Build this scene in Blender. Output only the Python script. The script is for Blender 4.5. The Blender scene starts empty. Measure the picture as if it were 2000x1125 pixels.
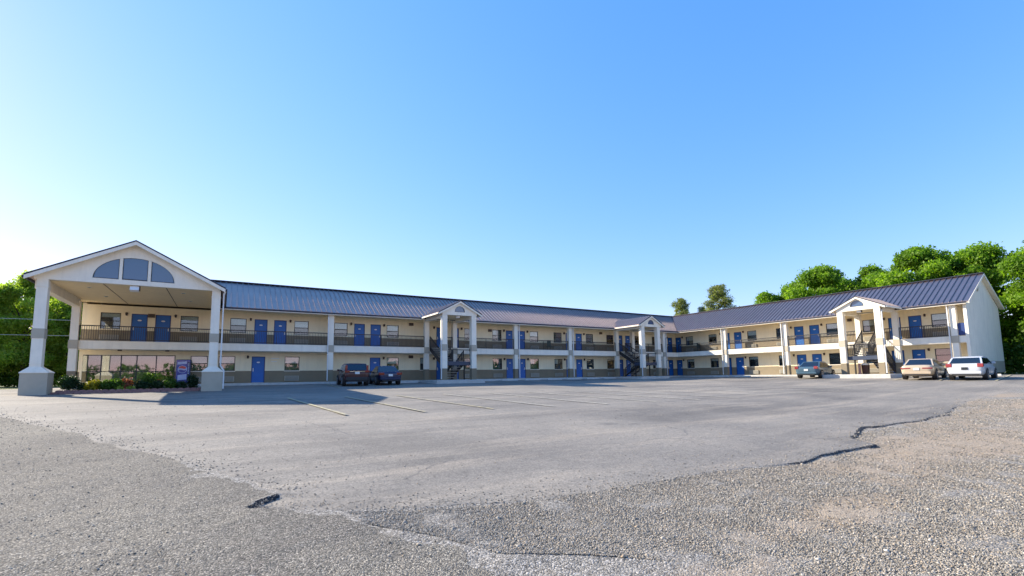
import bpy, bmesh, math, random
import numpy as np
from mathutils import Vector, Matrix
random.seed(4); np.random.seed(4)
S = bpy.context.scene
COL = S.collection
R = math.radians

# ------------------------------------------------------------------ camera, sky, sun, exposure
FPX, PITCH, ROLL, YAW, CAMD, CAMZ, PPY = 924.21, .10362, -.01379, .55003, 40.2418, .2602, 75.645
cam = bpy.data.cameras.new('camera'); camo = bpy.data.objects.new('camera', cam); COL.objects.link(camo)
cam.sensor_width = 36; cam.lens = FPX/2000*36; cam.shift_y = PPY/2000; cam.clip_start = .1; cam.clip_end = 3000
cy, sy, cp, sp, cr, sr_ = math.cos(YAW), math.sin(YAW), math.cos(PITCH), math.sin(PITCH), math.cos(ROLL), math.sin(ROLL)
Fv = Vector((sy*cp, cy*cp, sp)); r0 = Vector((cy, -sy, 0)); u0 = r0.cross(Fv)
Rv = r0*cr+u0*sr_; Uv = -r0*sr_+u0*cr
M = Matrix((Rv, Uv, -Fv)).transposed().to_4x4(); M.translation = (0, -CAMD, CAMZ)
camo.matrix_world = M
S.camera = camo
SUN_AZ, SUN_EL = R(-35), R(28)          # azimuth from +Y, clockwise
w = bpy.data.worlds.new('World'); S.world = w; w.use_nodes = True
wn = w.node_tree; bg = wn.nodes['Background']
sky = wn.nodes.new('ShaderNodeTexSky'); sky.sky_type = 'NISHITA'; sky.sun_disc = False
sky.sun_elevation = SUN_EL; sky.sun_rotation = SUN_AZ; sky.air_density = 1; sky.dust_density = .12; sky.ozone_density = 3
sep = wn.nodes.new('ShaderNodeSeparateColor'); comb = wn.nodes.new('ShaderNodeCombineColor'); wn.links.new(sky.outputs[0], sep.inputs[0])
for i, (ex, k_) in enumerate(((1.15, .575), (.68, .995), (.36, 2.2))):       # the camera's steep colour response to the clear sky
    p_ = wn.nodes.new('ShaderNodeMath'); p_.operation = 'POWER'; p_.inputs[1].default_value = ex; wn.links.new(sep.outputs[i], p_.inputs[0])
    q_ = wn.nodes.new('ShaderNodeMath'); q_.operation = 'MULTIPLY'; q_.inputs[1].default_value = k_; wn.links.new(p_.outputs[0], q_.inputs[0]); wn.links.new(q_.outputs[0], comb.inputs[i])
wn.links.new(comb.outputs[0], bg.inputs[0]); bg.inputs[1].default_value = .11
sun = bpy.data.lights.new('sun', 'SUN'); sun.energy = 3.5; sun.angle = R(.5); sun.color = (1, .89, .72)
suno = bpy.data.objects.new('sun', sun); COL.objects.link(suno)
tosun = Vector((math.sin(SUN_AZ)*math.cos(SUN_EL), math.cos(SUN_AZ)*math.cos(SUN_EL), math.sin(SUN_EL)))
suno.rotation_euler = (-tosun).to_track_quat('-Z', 'Y').to_euler(); suno.location = tosun*80
S.view_settings.view_transform = 'Standard'; S.view_settings.look = 'None'
S.view_settings.exposure = 1.62; S.view_settings.gamma = 1; S.view_settings.use_curve_mapping = False
S.render.engine = 'CYCLES'; S.cycles.max_bounces = 6; S.cycles.transparent_max_bounces = 12

# ------------------------------------------------------------------ materials
class NT:
    def __init__(s, name):
        s.m = bpy.data.materials.new(name); s.m.use_nodes = True; s.t = s.m.node_tree; s.b = s.t.nodes['Principled BSDF']
    def n(s, typ, **kw):
        x = s.t.nodes.new(typ)
        for k, v in kw.items(): setattr(x, k, v)
        return x
    def l(s, a, b): s.t.links.new(a, b)
    def noise(s, scale, detail=4, rough=.6, vec=None):
        x = s.n('ShaderNodeTexNoise'); x.inputs['Scale'].default_value = scale; x.inputs['Detail'].default_value = detail; x.inputs['Roughness'].default_value = rough
        if vec: s.l(vec, x.inputs['Vector'])
        return x.outputs['Fac']
    def ramp(s, fac, stops):
        x = s.n('ShaderNodeValToRGB'); e = x.color_ramp.elements
        while len(e) < len(stops): e.new(.5)
        for el, (p, c) in zip(e, stops):
            el.position = p; el.color = (*c, 1) if len(c) == 3 else c
        s.l(fac, x.inputs[0]); return x.outputs[0]
    def mix(s, fac, a, b, blend='MIX'):
        x = s.n('ShaderNodeMix', data_type='RGBA', blend_type=blend)
        for i, v in ((0, fac), (6, a), (7, b)):
            if hasattr(v, 'is_output'): s.l(v, x.inputs[i])
            elif i == 0: x.inputs[0].default_value = v
            else: x.inputs[i].default_value = (*v, 1)
        return x.outputs[2]
    def bump(s, h, strength=.3, dist=.02):
        x = s.n('ShaderNodeBump'); x.inputs['Strength'].default_value = strength; x.inputs['Distance'].default_value = dist
        s.l(h, x.inputs['Height']); s.l(x.outputs[0], s.b.inputs['Normal'])
    def pos(s): return s.n('ShaderNodeNewGeometry').outputs['Position']
    def set(s, **kw):
        for k, v in kw.items(): s.b.inputs[k].default_value = v
MATS = {}
def mat(name, col, rough=.7, metal=0, var=.12, scale=3, bump=None, streak=0, spec=.5, coat=0):
    k = NT(name); p = k.pos()
    c1 = tuple(max(0, c*(1-var)) for c in col); c2 = tuple(min(1, c*(1+var)) for c in col)
    c = k.ramp(k.noise(scale, 5, .65, p), [(.3, c1), (.7, c2)])
    if streak:
        mp = k.n('ShaderNodeMapping'); mp.inputs['Scale'].default_value = (2.2, 2.2, .18); k.l(p, mp.inputs[0])
        f = k.ramp(k.noise(1.6, 6, .7, mp.outputs[0]), [(.48, (0, 0, 0)), (.75, (streak,)*3)])
        c = k.mix(f, c, tuple(x*.62 for x in col))
    k.l(c, k.b.inputs['Base Color']); k.set(Roughness=rough, Metallic=metal); k.b.inputs['Specular IOR Level'].default_value = spec
    if coat: k.b.inputs['Coat Weight'].default_value = coat; k.b.inputs['Coat Roughness'].default_value = .05
    if bump: k.bump(k.noise(bump[0], 4, .6, p), bump[1], bump[2])
    MATS[name] = k.m; return k.m
mat('cream_stucco', (.90, .78, .54), .9, var=.05, scale=.8, bump=(60, .25, .01), streak=.25)
mat('pale_stucco', (.90, .84, .70), .9, var=.05, scale=.8, bump=(60, .25, .01), streak=.35)
mat('trim_cream', (.90, .83, .69), .8, var=.06, scale=1.2, bump=(50, .15, .008), streak=.28)
mat('dado_brown', (.235, .19, .125), .85, var=.08, scale=1.5, bump=(60, .2, .01))
mat('taupe_paint', (.47, .415, .32), .85, var=.06, scale=2, bump=(60, .2, .01))
mat('soffit_cream', (.86, .70, .44), .85, var=.05)
mat('door_blue', (.006, .115, .42), .45, var=.06, scale=2)
mat('door_frame_blue', (.012, .04, .16), .5, var=.05)
mat('white_plastic', (.78, .78, .76), .4, var=.03)
mat('white_metal', (.72, .72, .70), .45, var=.05)
mat('bronze_frame', (.03, .035, .04), .4, metal=.3, var=.1)
mat('black_metal', (.018, .018, .02), .45, var=.2)
mat('steel_navy', (.035, .05, .085), .45, var=.15)
mat('lamp_brown', (.05, .03, .02), .5)
mat('vent_brown', (.16, .11, .075), .7)
mat('ac_beige', (.40, .37, .30), .7, var=.06)
mat('ac_grille', (.22, .205, .17), .7, var=.06)
mat('blind_white', (.90, .90, .88), .8, var=.03)
mat('curtain_grey', (.16, .17, .17), .9, var=.2, scale=9)
mat('dark_room', (.03, .03, .03), .9)
mat('concrete', (.45, .43, .39), .9, var=.12, scale=2.5, bump=(40, .25, .01))
mat('kerb_concrete', (.50, .485, .45), .9, var=.15, scale=3, bump=(40, .25, .01))
mat('tyre_rubber', (.015, .015, .016), .85)
mat('alloy', (.45, .46, .48), .3, metal=.9)
mat('chrome', (.7, .7, .72), .12, metal=1)
mat('bark', (.085, .065, .048), .95, var=.3, scale=6, bump=(14, .8, .05))
mat('bark_pine', (.13, .075, .05), .95, var=.3, scale=6, bump=(14, .8, .05))
mat('mulch', (.05, .028, .018), 1, var=.4, scale=20, bump=(40, .8, .03))
mat('edging_pink', (.27, .15, .135), .95, var=.22, scale=9, bump=(60, .4, .01))
mat('bin_brown', (.05, .018, .012), .5)
mat('plate_white', (.7, .72, .7), .4)
mat('tail_red', (.25, .008, .012), .12, spec=.6, coat=1)
mat('tail_clear', (.55, .45, .45), .1, coat=1)
mat('black_trim', (.02, .02, .022), .6)
mat('wire_grey', (.45, .46, .47), .5, metal=.3)
mat('pole_wood', (.12, .09, .065), .95, var=.2, bump=(20, .4, .02))
mat('fence_grey', (.42, .43, .43), .8, var=.1)
mat('vend_blue', (.01, .035, .28), .25, coat=.6)
mat('vend_white', (.34, .42, .66), .25, coat=.6)
mat('vend_red', (.5, .02, .03), .25, coat=.6)
mat('vend_side', (.03, .045, .08), .5)
mat('chair_green', (.05, .07, .05), .6)
for n_, c_ in dict(paint_maroon=(.040, .002, .007), paint_navy=(.006, .016, .06), paint_teal=(.05, .105, .145), paint_beige=(.50, .40, .28), paint_silver=(.56, .58, .60)).items():
    m_ = mat(n_, c_, .4, metal=.1, var=.03, scale=2, coat=.5, spec=.4)
def roofmat():
    k = NT('roof_metal'); p = k.pos()
    c = k.ramp(k.noise(.9, 5, .6, p), [(.3, (.47, .345, .29)), (.7, (.56, .41, .345))])
    k.l(c, k.b.inputs['Base Color']); k.set(Roughness=.42, Metallic=1)
    k.bump(k.noise(5, 2, .5, p), .10, .02); MATS['roof_metal'] = k.m
roofmat()
mat('roof_rib', (.36, .29, .27), .40, metal=1)
mat('roof_trim', (.022, .026, .045), .45, metal=.3)
def glassmat(name, col, alpha, rough=.03):
    k = NT(name); k.set(Roughness=rough, Alpha=alpha); k.b.inputs['Base Color'].default_value = (*col, 1)
    k.b.inputs['Specular IOR Level'].default_value = .9; k.b.inputs['IOR'].default_value = 1.6
    p = k.pos(); k.bump(k.noise(1.1, 1, .5, p), .05, .02); MATS[name] = k.m
def paneglass(name, base, tint):
    k = NT(name); lw = k.n('ShaderNodeFresnel'); lw.inputs['IOR'].default_value = 1.5
    ad = k.n('ShaderNodeMath', operation='MULTIPLY_ADD'); ad.inputs[1].default_value = 1.0; ad.inputs[2].default_value = base; k.l(lw.outputs[0], ad.inputs[0]); ad.use_clamp = True
    g = k.n('ShaderNodeBsdfGlossy'); g.inputs['Roughness'].default_value = .02; t = k.n('ShaderNodeBsdfTransparent'); t.inputs[0].default_value = (*tint, 1)
    bp = k.n('ShaderNodeBump'); bp.inputs['Strength'].default_value = .04; bp.inputs['Distance'].default_value = .02; k.l(k.noise(1.3, 1, .5, k.pos()), bp.inputs['Height']); k.l(bp.outputs[0], g.inputs['Normal'])
    mx = k.n('ShaderNodeMixShader'); k.l(ad.outputs[0], mx.inputs[0]); k.l(t.outputs[0], mx.inputs[1]); k.l(g.outputs[0], mx.inputs[2]); k.l(mx.outputs[0], k.t.nodes['Material Output'].inputs[0]); MATS[name] = k.m
paneglass('window_glass', .05, (.86, .92, .92)); paneglass('shop_glass', .12, (.70, .78, .78))
glassmat('gable_glass', (.05, .10, .19), 1, .08)
glassmat('car_glass', (.01, .016, .02), .88)
def groundmat(name, kind):
    k = NT(name); p = k.pos()
    if kind == 'asphalt':
        big = k.noise(.16, 6, .6, p); fine = k.noise(34, 3, .7, p)
        c = k.ramp(big, [(.30, (.115, .112, .110)), (.46, (.19, .185, .178)), (.58, (.235, .227, .214)), (.74, (.31, .285, .25))])
        mp = k.n('ShaderNodeMapping'); mp.inputs['Scale'].default_value = (.10, .75, 1); mp.inputs['Rotation'].default_value = (0, 0, R(-18)); k.l(p, mp.inputs[0])
        f = k.ramp(k.noise(1.3, 7, .72, mp.outputs[0]), [(.50, (0, 0, 0)), (.74, (.55,)*3)])
        c = k.mix(f, c, (.42, .38, .325))
        mp2 = k.n('ShaderNodeMapping'); mp2.inputs['Scale'].default_value = (.07, .5, 1); mp2.inputs['Rotation'].default_value = (0, 0, R(24)); mp2.inputs['Location'].default_value = (7, 3, 0); k.l(p, mp2.inputs[0])
        f2 = k.ramp(k.noise(1.1, 6, .7, mp2.outputs[0]), [(.50, (0, 0, 0)), (.68, (.65,)*3)])
        c = k.mix(f2, c, (.105, .103, .103))
        sp = k.ramp(k.noise(9, 5, .8, p), [(.35, (.82,)*3), (.65, (1.16,)*3)]); c = k.mix(1, c, sp, 'MULTIPLY')
        g = k.ramp(fine, [(.32, (.62, .58, .52)), (.5, (.97, .91, .82)), (.70, (1.44, 1.33, 1.19))]); c = k.mix(1, c, g, 'MULTIPLY')
        vo = k.n('ShaderNodeTexVoronoi', feature='DISTANCE_TO_EDGE'); vo.inputs['Scale'].default_value = .16
        wv = k.n('ShaderNodeVectorMath', operation='ADD'); nz = k.n('ShaderNodeTexNoise'); nz.inputs['Scale'].default_value = .9; nz.inputs['Detail'].default_value = 5
        k.l(p, nz.inputs['Vector']); k.l(p, wv.inputs[0]); k.l(nz.outputs['Color'], wv.inputs[1]); k.l(wv.outputs[0], vo.inputs['Vector'])
        cr_ = k.ramp(vo.outputs['Distance'], [(.0, (1, 1, 1)), (.005, (0, 0, 0))]); mk = k.ramp(k.noise(.22, 3, .6, p), [(.44, (0, 0, 0)), (.56, (.8,)*3)])
        c = k.mix(k.mix(1, cr_, mk, 'MULTIPLY'), c, (.10, .095, .09))
        oil = k.ramp(k.noise(.62, 3, .55, p), [(.66, (0, 0, 0)), (.74, (.55,)*3)]); c = k.mix(oil, c, (.07, .068, .066))
        k.l(c, k.b.inputs['Base Color']); k.set(Roughness=.9); k.bump(k.noise(70, 3, .75, p), .55, .012)
    elif kind == 'chip':
        vo = k.n('ShaderNodeTexVoronoi'); vo.inputs['Scale'].default_value = 75; k.l(p, vo.inputs['Vector'])
        sep = k.n('ShaderNodeSeparateColor'); k.l(vo.outputs['Color'], sep.inputs[0])
        c = k.ramp(sep.outputs[0], [(0, (.045, .043, .038)), (.4, (.142, .133, .117)), (.85, (.232, .216, .188)), (1, (.44, .41, .36))])
        b = k.ramp(k.noise(.35, 5, .65, p), [(.35, (.78, .755, .73)), (.65, (1.12, 1.08, 1.0))]); c = k.mix(1, c, b, 'MULTIPLY')
        k.l(c, k.b.inputs['Base Color']); k.set(Roughness=.95)
        inv = k.n('ShaderNodeMath', operation='SUBTRACT'); inv.inputs[0].default_value = 1; k.l(vo.outputs['Distance'], inv.inputs[1]); k.bump(inv.outputs[0], 1, .012)
    elif kind == 'gravel':
        vo = k.n('ShaderNodeTexVoronoi'); vo.inputs['Scale'].default_value = 64; k.l(p, vo.inputs['Vector'])
        sep = k.n('ShaderNodeSeparateColor'); k.l(vo.outputs['Color'], sep.inputs[0])
        c = k.ramp(sep.outputs[0], [(0, (.06, .053, .045)), (.35, (.175, .160, .137)), (.8, (.285, .262, .226)), (1, (.48, .447, .40))])
        f = k.n('ShaderNodeAttribute', attribute_name='dirt').outputs['Fac']
        dirt = k.ramp(k.noise(22, 4, .7, p), [(.3, (.22, .165, .11)), (.5, (.34, .265, .185)), (.7, (.44, .355, .26))])
        c = k.mix(f, c, dirt); k.l(c, k.b.inputs['Base Color']); k.set(Roughness=.95)
        inv = k.n('ShaderNodeMath', operation='SUBTRACT'); inv.inputs[0].default_value = 1; k.l(vo.outputs['Distance'], inv.inputs[1]); k.bump(inv.outputs[0], .8, .010)
    elif kind == 'grass':
        c = k.ramp(k.noise(2.5, 6, .7, p), [(.3, (.06, .085, .018)), (.55, (.11, .13, .028)), (.75, (.16, .15, .045))])
        k.l(c, k.b.inputs['Base Color']); k.set(Roughness=1); k.bump(k.noise(60, 3, .8, p), 1, .05)
    MATS[name] = k.m
mat('asphalt_broken_shade', (.045, .043, .042), .95, var=.4, scale=30, bump=(50, .8, .02)); groundmat('asphalt', 'asphalt'); groundmat('chip_seal', 'chip'); groundmat('gravel_bed', 'gravel'); groundmat('grass', 'grass')  # broken bitumen, its dark colour also holding the shade of the step
def paintline(name, col):
    k = NT(name); p = k.pos()
    f = k.ramp(k.noise(5, 7, .75, p), [(.40, (.05,)*3), (.60, (1, 1, 1))])
    c = k.mix(f, (.21, .20, .185), col); k.l(c, k.b.inputs['Base Color']); k.set(Roughness=.9); MATS[name] = k.m
paintline('line_yellow', (.54, .46, .24)); paintline('line_white', (.54, .50, .38))
def stonemat():
    k = NT('stone'); at = k.n('ShaderNodeAttribute', attribute_name='tint')
    c = k.ramp(at.outputs['Fac'], [(0, (.10, .09, .074)), (.35, (.235, .214, .18)), (.75, (.35, .318, .268)), (.9, (.37, .285, .195)), (1, (.55, .505, .435))])
    k.l(c, k.b.inputs['Base Color']); k.set(Roughness=.95); MATS['stone'] = k.m
stonemat()
def leafmat(name, c1, c2, c3, trans=.35):
    k = NT(name); at = k.n('ShaderNodeAttribute', attribute_name='tint')
    c = k.ramp(at.outputs['Fac'], [(0, c1), (.5, c2), (1, c3)])
    k.l(c, k.b.inputs['Base Color']); k.set(Roughness=.55); k.b.inputs['Specular IOR Level'].default_value = .3
    tr = k.n('ShaderNodeBsdfTranslucent'); k.l(k.mix(1, c, (1.3, 1.4, .5), 'MULTIPLY'), tr.inputs[0])
    mx = k.n('ShaderNodeMixShader'); mx.inputs[0].default_value = trans
    k.l(k.b.outputs[0], mx.inputs[1]); k.l(tr.outputs[0], mx.inputs[2]); k.l(mx.outputs[0], k.t.nodes['Material Output'].inputs[0]); MATS[name] = k.m
leafmat('leaf_green', (.08, .16, .015), (.17, .30, .025), (.27, .40, .04), .6)
leafmat('leaf_bright', (.16, .25, .045), (.28, .38, .07), (.42, .50, .12), .72)
leafmat('leaf_dark', (.012, .03, .012), (.02, .05, .016), (.04, .08, .02), .25)
leafmat('leaf_yellow', (.16, .17, .015), (.32, .28, .02), (.45, .36, .03), .3)
leafmat('leaf_lime', (.14, .2, .02), (.24, .32, .04), (.34, .4, .08), .3)
leafmat('leaf_red', (.20, .05, .03), (.30, .09, .05), (.38, .15, .08), .3)
leafmat('leaf_mid', (.04, .085, .012), (.07, .14, .018), (.11, .19, .025), .4)
leafmat('needle', (.10, .14, .055), (.18, .21, .08), (.30, .31, .13), .5)

# ------------------------------------------------------------------ mesh helpers
class MB:
    """collects shapes; build() links them as ONE mesh object"""
    def __init__(s): s.v = []; s.f = []; s.mi = []; s.ms = []
    def _m(s, m):
        if m not in s.ms: s.ms.append(m)
        return s.ms.index(m)
    def poly(s, pts, m, faces=None):
        b = len(s.v); s.v += [tuple(p) for p in pts]
        for f in (faces or [range(len(pts))]): s.f.append([b+i for i in f]); s.mi.append(s._m(m))
        return s
    def box(s, x0, x1, y0, y1, z0, z1, m):
        p = [(x0, y0, z0), (x1, y0, z0), (x1, y1, z0), (x0, y1, z0), (x0, y0, z1), (x1, y0, z1), (x1, y1, z1), (x0, y1, z1)]
        return s.poly(p, m, [(3, 2, 1, 0), (4, 5, 6, 7), (0, 1, 5, 4), (1, 2, 6, 5), (2, 3, 7, 6), (3, 0, 4, 7)])
    def hexa(s, bot, top, m):
        return s.poly(list(bot)+list(top), m, [(3, 2, 1, 0), (4, 5, 6, 7), (0, 1, 5, 4), (1, 2, 6, 5), (2, 3, 7, 6), (3, 0, 4, 7)])
    def bar(s, a, b, wd, ht, m):
        a, b = Vector(a), Vector(b); d = (b-a).normalized(); up = Vector((0, 0, 1)) if abs(d.z) < .95 else Vector((0, 1, 0))
        x = d.cross(up).normalized()*wd/2; y = x.cross(d).normalized()*ht/2
        q = [-x-y, x-y, x+y, -x+y]
        return s.poly([a+i for i in q]+[b+i for i in q], m, [(3, 2, 1, 0), (4, 5, 6, 7), (0, 1, 5, 4), (1, 2, 6, 5), (2, 3, 7, 6), (3, 0, 4, 7)])
    def tube(s, pts, rads, m, n=8, cap=True):
        pts = [Vector(p) for p in pts]; base = len(s.v)
        if not hasattr(rads, '__len__'): rads = [rads]*len(pts)
        for i, p in enumerate(pts):
            d = (pts[min(i+1, len(pts)-1)]-pts[max(i-1, 0)]).normalized(); up = Vector((0, 0, 1)) if abs(d.z) < .9 else Vector((1, 0, 0))
            x = d.cross(up).normalized(); y = x.cross(d)
            for j in range(n):
                a = 2*math.pi*j/n; s.v.append(tuple(p+(x*math.cos(a)+y*math.sin(a))*rads[i]))
        k = s._m(m)
        for i in range(len(pts)-1):
            for j in range(n):
                s.f.append([base+i*n+j, base+(i+1)*n+j, base+(i+1)*n+(j+1) % n, base+i*n+(j+1) % n]); s.mi.append(k)
        if cap:
            s.f.append([base+j for j in range(n)]); s.mi.append(k); s.f.append([base+(len(pts)-1)*n+j for j in range(n)][::-1]); s.mi.append(k)
        return s
    def mesh(s, name):
        me = bpy.data.meshes.new(name); me.from_pydata(s.v, [], s.f)
        for m in s.ms: me.materials.append(MATS[m])
        me.polygons.foreach_set('material_index', s.mi); me.update()
        bm = bmesh.new(); bm.from_mesh(me); bmesh.ops.recalc_face_normals(bm, faces=bm.faces); bm.to_mesh(me); bm.free()
        return me
    def build(s, name, parent=None, bevel=0, smooth=False, seg=1):
        o = link(name, s.mesh(name), parent)
        if smooth: o.data.polygons.foreach_set('use_smooth', [True]*len(o.data.polygons))
        if bevel:
            b = o.modifiers.new('bevel', 'BEVEL'); b.width = bevel; b.segments = seg; b.limit_method = 'ANGLE'
        return o
def link(name, me, parent=None, loc=None, rz=0):
    o = bpy.data.objects.new(name, me); COL.objects.link(o)
    if parent: o.parent = parent
    if loc: o.location = loc
    if rz: o.rotation_euler = (0, 0, rz)
    return o
def tag(o, label=None, cat=None, group=None, kind=None):
    for k, v in (('label', label), ('category', cat), ('group', group), ('kind', kind)):
        if v: o[k] = v
    return o
def empty(name, loc=(0, 0, 0), rz=0):
    o = bpy.data.objects.new(name, None); COL.objects.link(o); o.location = loc; o.rotation_euler = (0, 0, rz); return o
def copy_tree(o, parent=None):
    c = o.copy(); COL.objects.link(c)
    if parent: c.parent = parent
    for ch in list(o.children): copy_tree(ch, c)
    return c
def npmesh(name, V, Fq, mats, mi=None, tint=None):
    me = bpy.data.meshes.new(name); V = np.asarray(V, np.float32); Fq = np.asarray(Fq, np.int32); k = Fq.shape[1]
    me.vertices.add(len(V)); me.vertices.foreach_set('co', V.ravel()); me.loops.add(Fq.size); me.loops.foreach_set('vertex_index', Fq.ravel())
    me.polygons.add(len(Fq)); me.polygons.foreach_set('loop_start', np.arange(0, Fq.size, k, dtype=np.int32)); me.polygons.foreach_set('loop_total', np.full(len(Fq), k, np.int32))
    for m in mats: me.materials.append(MATS[m])
    if mi is not None: me.polygons.foreach_set('material_index', np.asarray(mi, np.int32))
    me.update(calc_edges=True)
    if tint is not None:
        a = me.attributes.new('tint', 'FLOAT', 'FACE'); a.data.foreach_set('value', np.asarray(tint, np.float32))
    return me

# ------------------------------------------------------------------ site numbers (metres)
XC, EV, EO, ZRG, SR = 49.255, 5.55, .35, 8.135, 3.98      # wing corner, eave, overhang, ridge, ridge setback
ZST, ZSB, WD, TE, DEEP = 2.913, 2.378, 1.5, 27.58, 7.96   # balcony top / underside, walkway depth, end wall, building depth
XL = -8.1
SLOPE = (ZRG-EV)/(SR+EO)
G1, G2, G3 = 17.05, 40.18, 21.52
def zg(x, y):
    a = -np.asarray(y, float); b = XC-np.asarray(x, float); m = np.minimum(a, b); s = 4.
    d = m-s*np.log(np.exp(-np.clip((a-m)/s, 0, 60))+np.exp(-np.clip((b-m)/s, 0, 60)))
    return -.17-.03*np.clip(d, 0, 60)

# ------------------------------------------------------------------ ground: one polar sheet split by surface
AE = [(-60, -5), (-14, -9), (-8, -14), (-5.63, -19.9), (-2.74, -25.75), (-.96, -29.6), (.05, -32), (.68, -33.45), (.36, -33.9), (.9, -34.5), (1.9, -35.1), (2.9, -35.45), (4.4, -35.55), (6.42, -35.6), (8.2, -35.95), (9.55, -35.84), (11.05, -35.85), (11.6, -35.2), (13.74, -34.6), (16, -34.9), (18.3, -34.8), (24, -33.9), (36, -33.2), (52, -32.5), (300, -31)]
CS = [(-.96, -29.6), (.05, -32), (.68, -33.5), (.30, -33.95), (.86, -34.54), (1.78, -35.9), (2.15, -36.7), (2.3, -38.5), (2.0, -42), (0, -60)]
def crossings(P, x, y):   # signed distance to polyline AE (positive = asphalt side, north)
    best = np.full(x.shape, 1e9); sg = np.ones(x.shape)
    for (x0, y0), (x1, y1) in zip(P[:-1], P[1:]):
        dx, dy = x1-x0, y1-y0; t = np.clip(((x-x0)*dx+(y-y0)*dy)/(dx*dx+dy*dy), 0, 1)
        ex, ey = x-(x0+t*dx), y-(y0+t*dy); d = np.hypot(ex, ey); s_ = np.sign(dx*(y-y0)-dy*(x-x0))
        u = d < best-1e-9; best = np.where(u, d, best); sg = np.where(u, s_, sg)
    return best*sg
def wob(x, y, f, seed):      # fractal value noise, about -1..1
    rs = np.random.RandomState(seed); T = rs.rand(256, 256)*2-1; o = np.zeros(np.shape(x)); amp = 1.
    for i in range(4):
        u, v = np.asarray(x)*f*.35+17.3*i, np.asarray(y)*f*.35+9.1*i; iu, iv = np.floor(u).astype(int), np.floor(v).astype(int); fu, fv = u-iu, v-iv
        fu, fv = fu*fu*(3-2*fu), fv*fv*(3-2*fv); g = lambda p, q: T[p % 256, q % 256]
        o = o+amp*((g(iu, iv)*(1-fu)+g(iu+1, iv)*fu)*(1-fv)+(g(iu, iv+1)*(1-fu)+g(iu+1, iv+1)*fu)*fv); amp *= .55; f = f*2.1
    return o
def dirtmask(x, y):
    m = np.clip((wob(x, y, 1.1, 21)-.25)*2.2, 0, 1)*.8
    for cx, cy, ax, ay, a_ in DIRT: m = np.maximum(m, np.clip(1.5-1.5*np.hypot((x-cx)/ax, (y-cy)/ay)+.55*wob(x, y, 3, 40), 0, 1)*a_)
    return m
DIRT = [(9.9, -36.35, 1.5, .45, 1), (5.6, -37.6, 2.2, .45, .9), (3.6, -37.9, 1.0, .35, .6), (14.5, -36.6, 4, .5, .7), (21, -35.2, 6, .7, .6)]
rr = [0.3]
while rr[-1] < 900: rr.append(rr[-1]*(1.0+(.0038 if 3.5 < rr[-1] < 17 else .012 if rr[-1] < 60 else .12)) + (0.05 if rr[-1] < 3.5 else 0))
rr = np.array(rr)
fine = np.arange(-55, 55.01, .16); coarse = np.arange(58, 302, 4.)
th = np.radians(np.concatenate([fine, coarse])) + YAW
RR, TH = np.meshgrid(rr, th, indexing='ij')
GX, GY = RR*np.sin(TH), -CAMD+RR*np.cos(TH)
dA = crossings(AE, GX, GY) + .10*wob(GX, GY, 2.2, 3)
dC = crossings(CS, GX, GY) + .06*wob(GX, GY, 1.3, 5)   # positive = left/east side? resolved below
GZ = zg(GX, GY)
near = np.exp(-(RR/60)**2)
lw = np.interp(GX, [-1.5, -.1, .15, .95, 1.3, 5.5, 7.5, 9.3, 17.5, 24], [.12, .12, 1, 1, .10, .12, .35, 1, .9, .15]); lw = np.where(GX < 1.3, .1, lw); lift = .02-.044*lw*(1-np.clip(dA/.018, -1, 1))/2                       # the asphalt mat ends in a broken edge
def lip(x, y):      # one short broken step in the old seal coat
    ux, uy = .614, .789; ax, ay = .30, -33.98; t = (x-ax)*ux+(y-ay)*uy; d = (x-ax)*uy-(y-ay)*ux+.035*wob(x, y, 9, 51)
    return d, np.clip(t/.12, 0, 1)*np.clip((.62-t)/.12, 0, 1)
ld, lwn = lip(GX, GY)
GZ = GZ - .065*lwn*np.clip((ld+.012)/.024, 0, 1)*np.exp(-np.clip(ld, 0, 9)/.35)
GZ = GZ + lift*near + near*(.016*wob(GX, GY, .7, 8)+.008*wob(GX, GY, 7, 9)*(dA < 0))
nr, nt = GX.shape
idx = np.arange(nr*nt).reshape(nr, nt); nx = np.roll(np.arange(nt), -1)
Q = np.stack([idx[:-1], idx[1:], idx[1:][:, nx], idx[:-1][:, nx]], -1).reshape(-1, 4)
V = np.stack([GX, GY, GZ], -1).reshape(-1, 3)
def fc(a): a = a.reshape(-1); return a[Q].mean(1)
fx, fy, fA, fC = fc(GX), fc(GY), fc(dA), fc(dC)
chip = (fA < 0) & (fx < 3.5) & (crossings(CS, fx, fy) + .35*wob(fx, fy, 2.6, 11) < 0)
grass = ((fx > 51) & (fA > -40) & (fx > 49.2) & ((fy < -TE-.3) | (fx > XC+DEEP))) | (fy > 9.5) & (fx > -20) | (fy > 12) | ((fx < -11.0) & (fy > 4.2+.12*(fx+11))) | (fy < -74)
ld_, lw_ = lip(fx, fy)
edge = ((np.abs(ld_) < .024) & (lw_ > .35)) | ((np.abs(fA) < np.where((fx > 10.7) & (fx < 14.3), .05, .019)) & (fc(lw) > .5) & (fx < 22) & (fx > 3))  # faces painted dark for bitumen and the unlit step, wider along the zigzag
cls = np.where(grass, 3, np.where(edge, 4, np.where(fA > 0, 0, np.where(chip | (fy < -50), 1, 2))))
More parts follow.
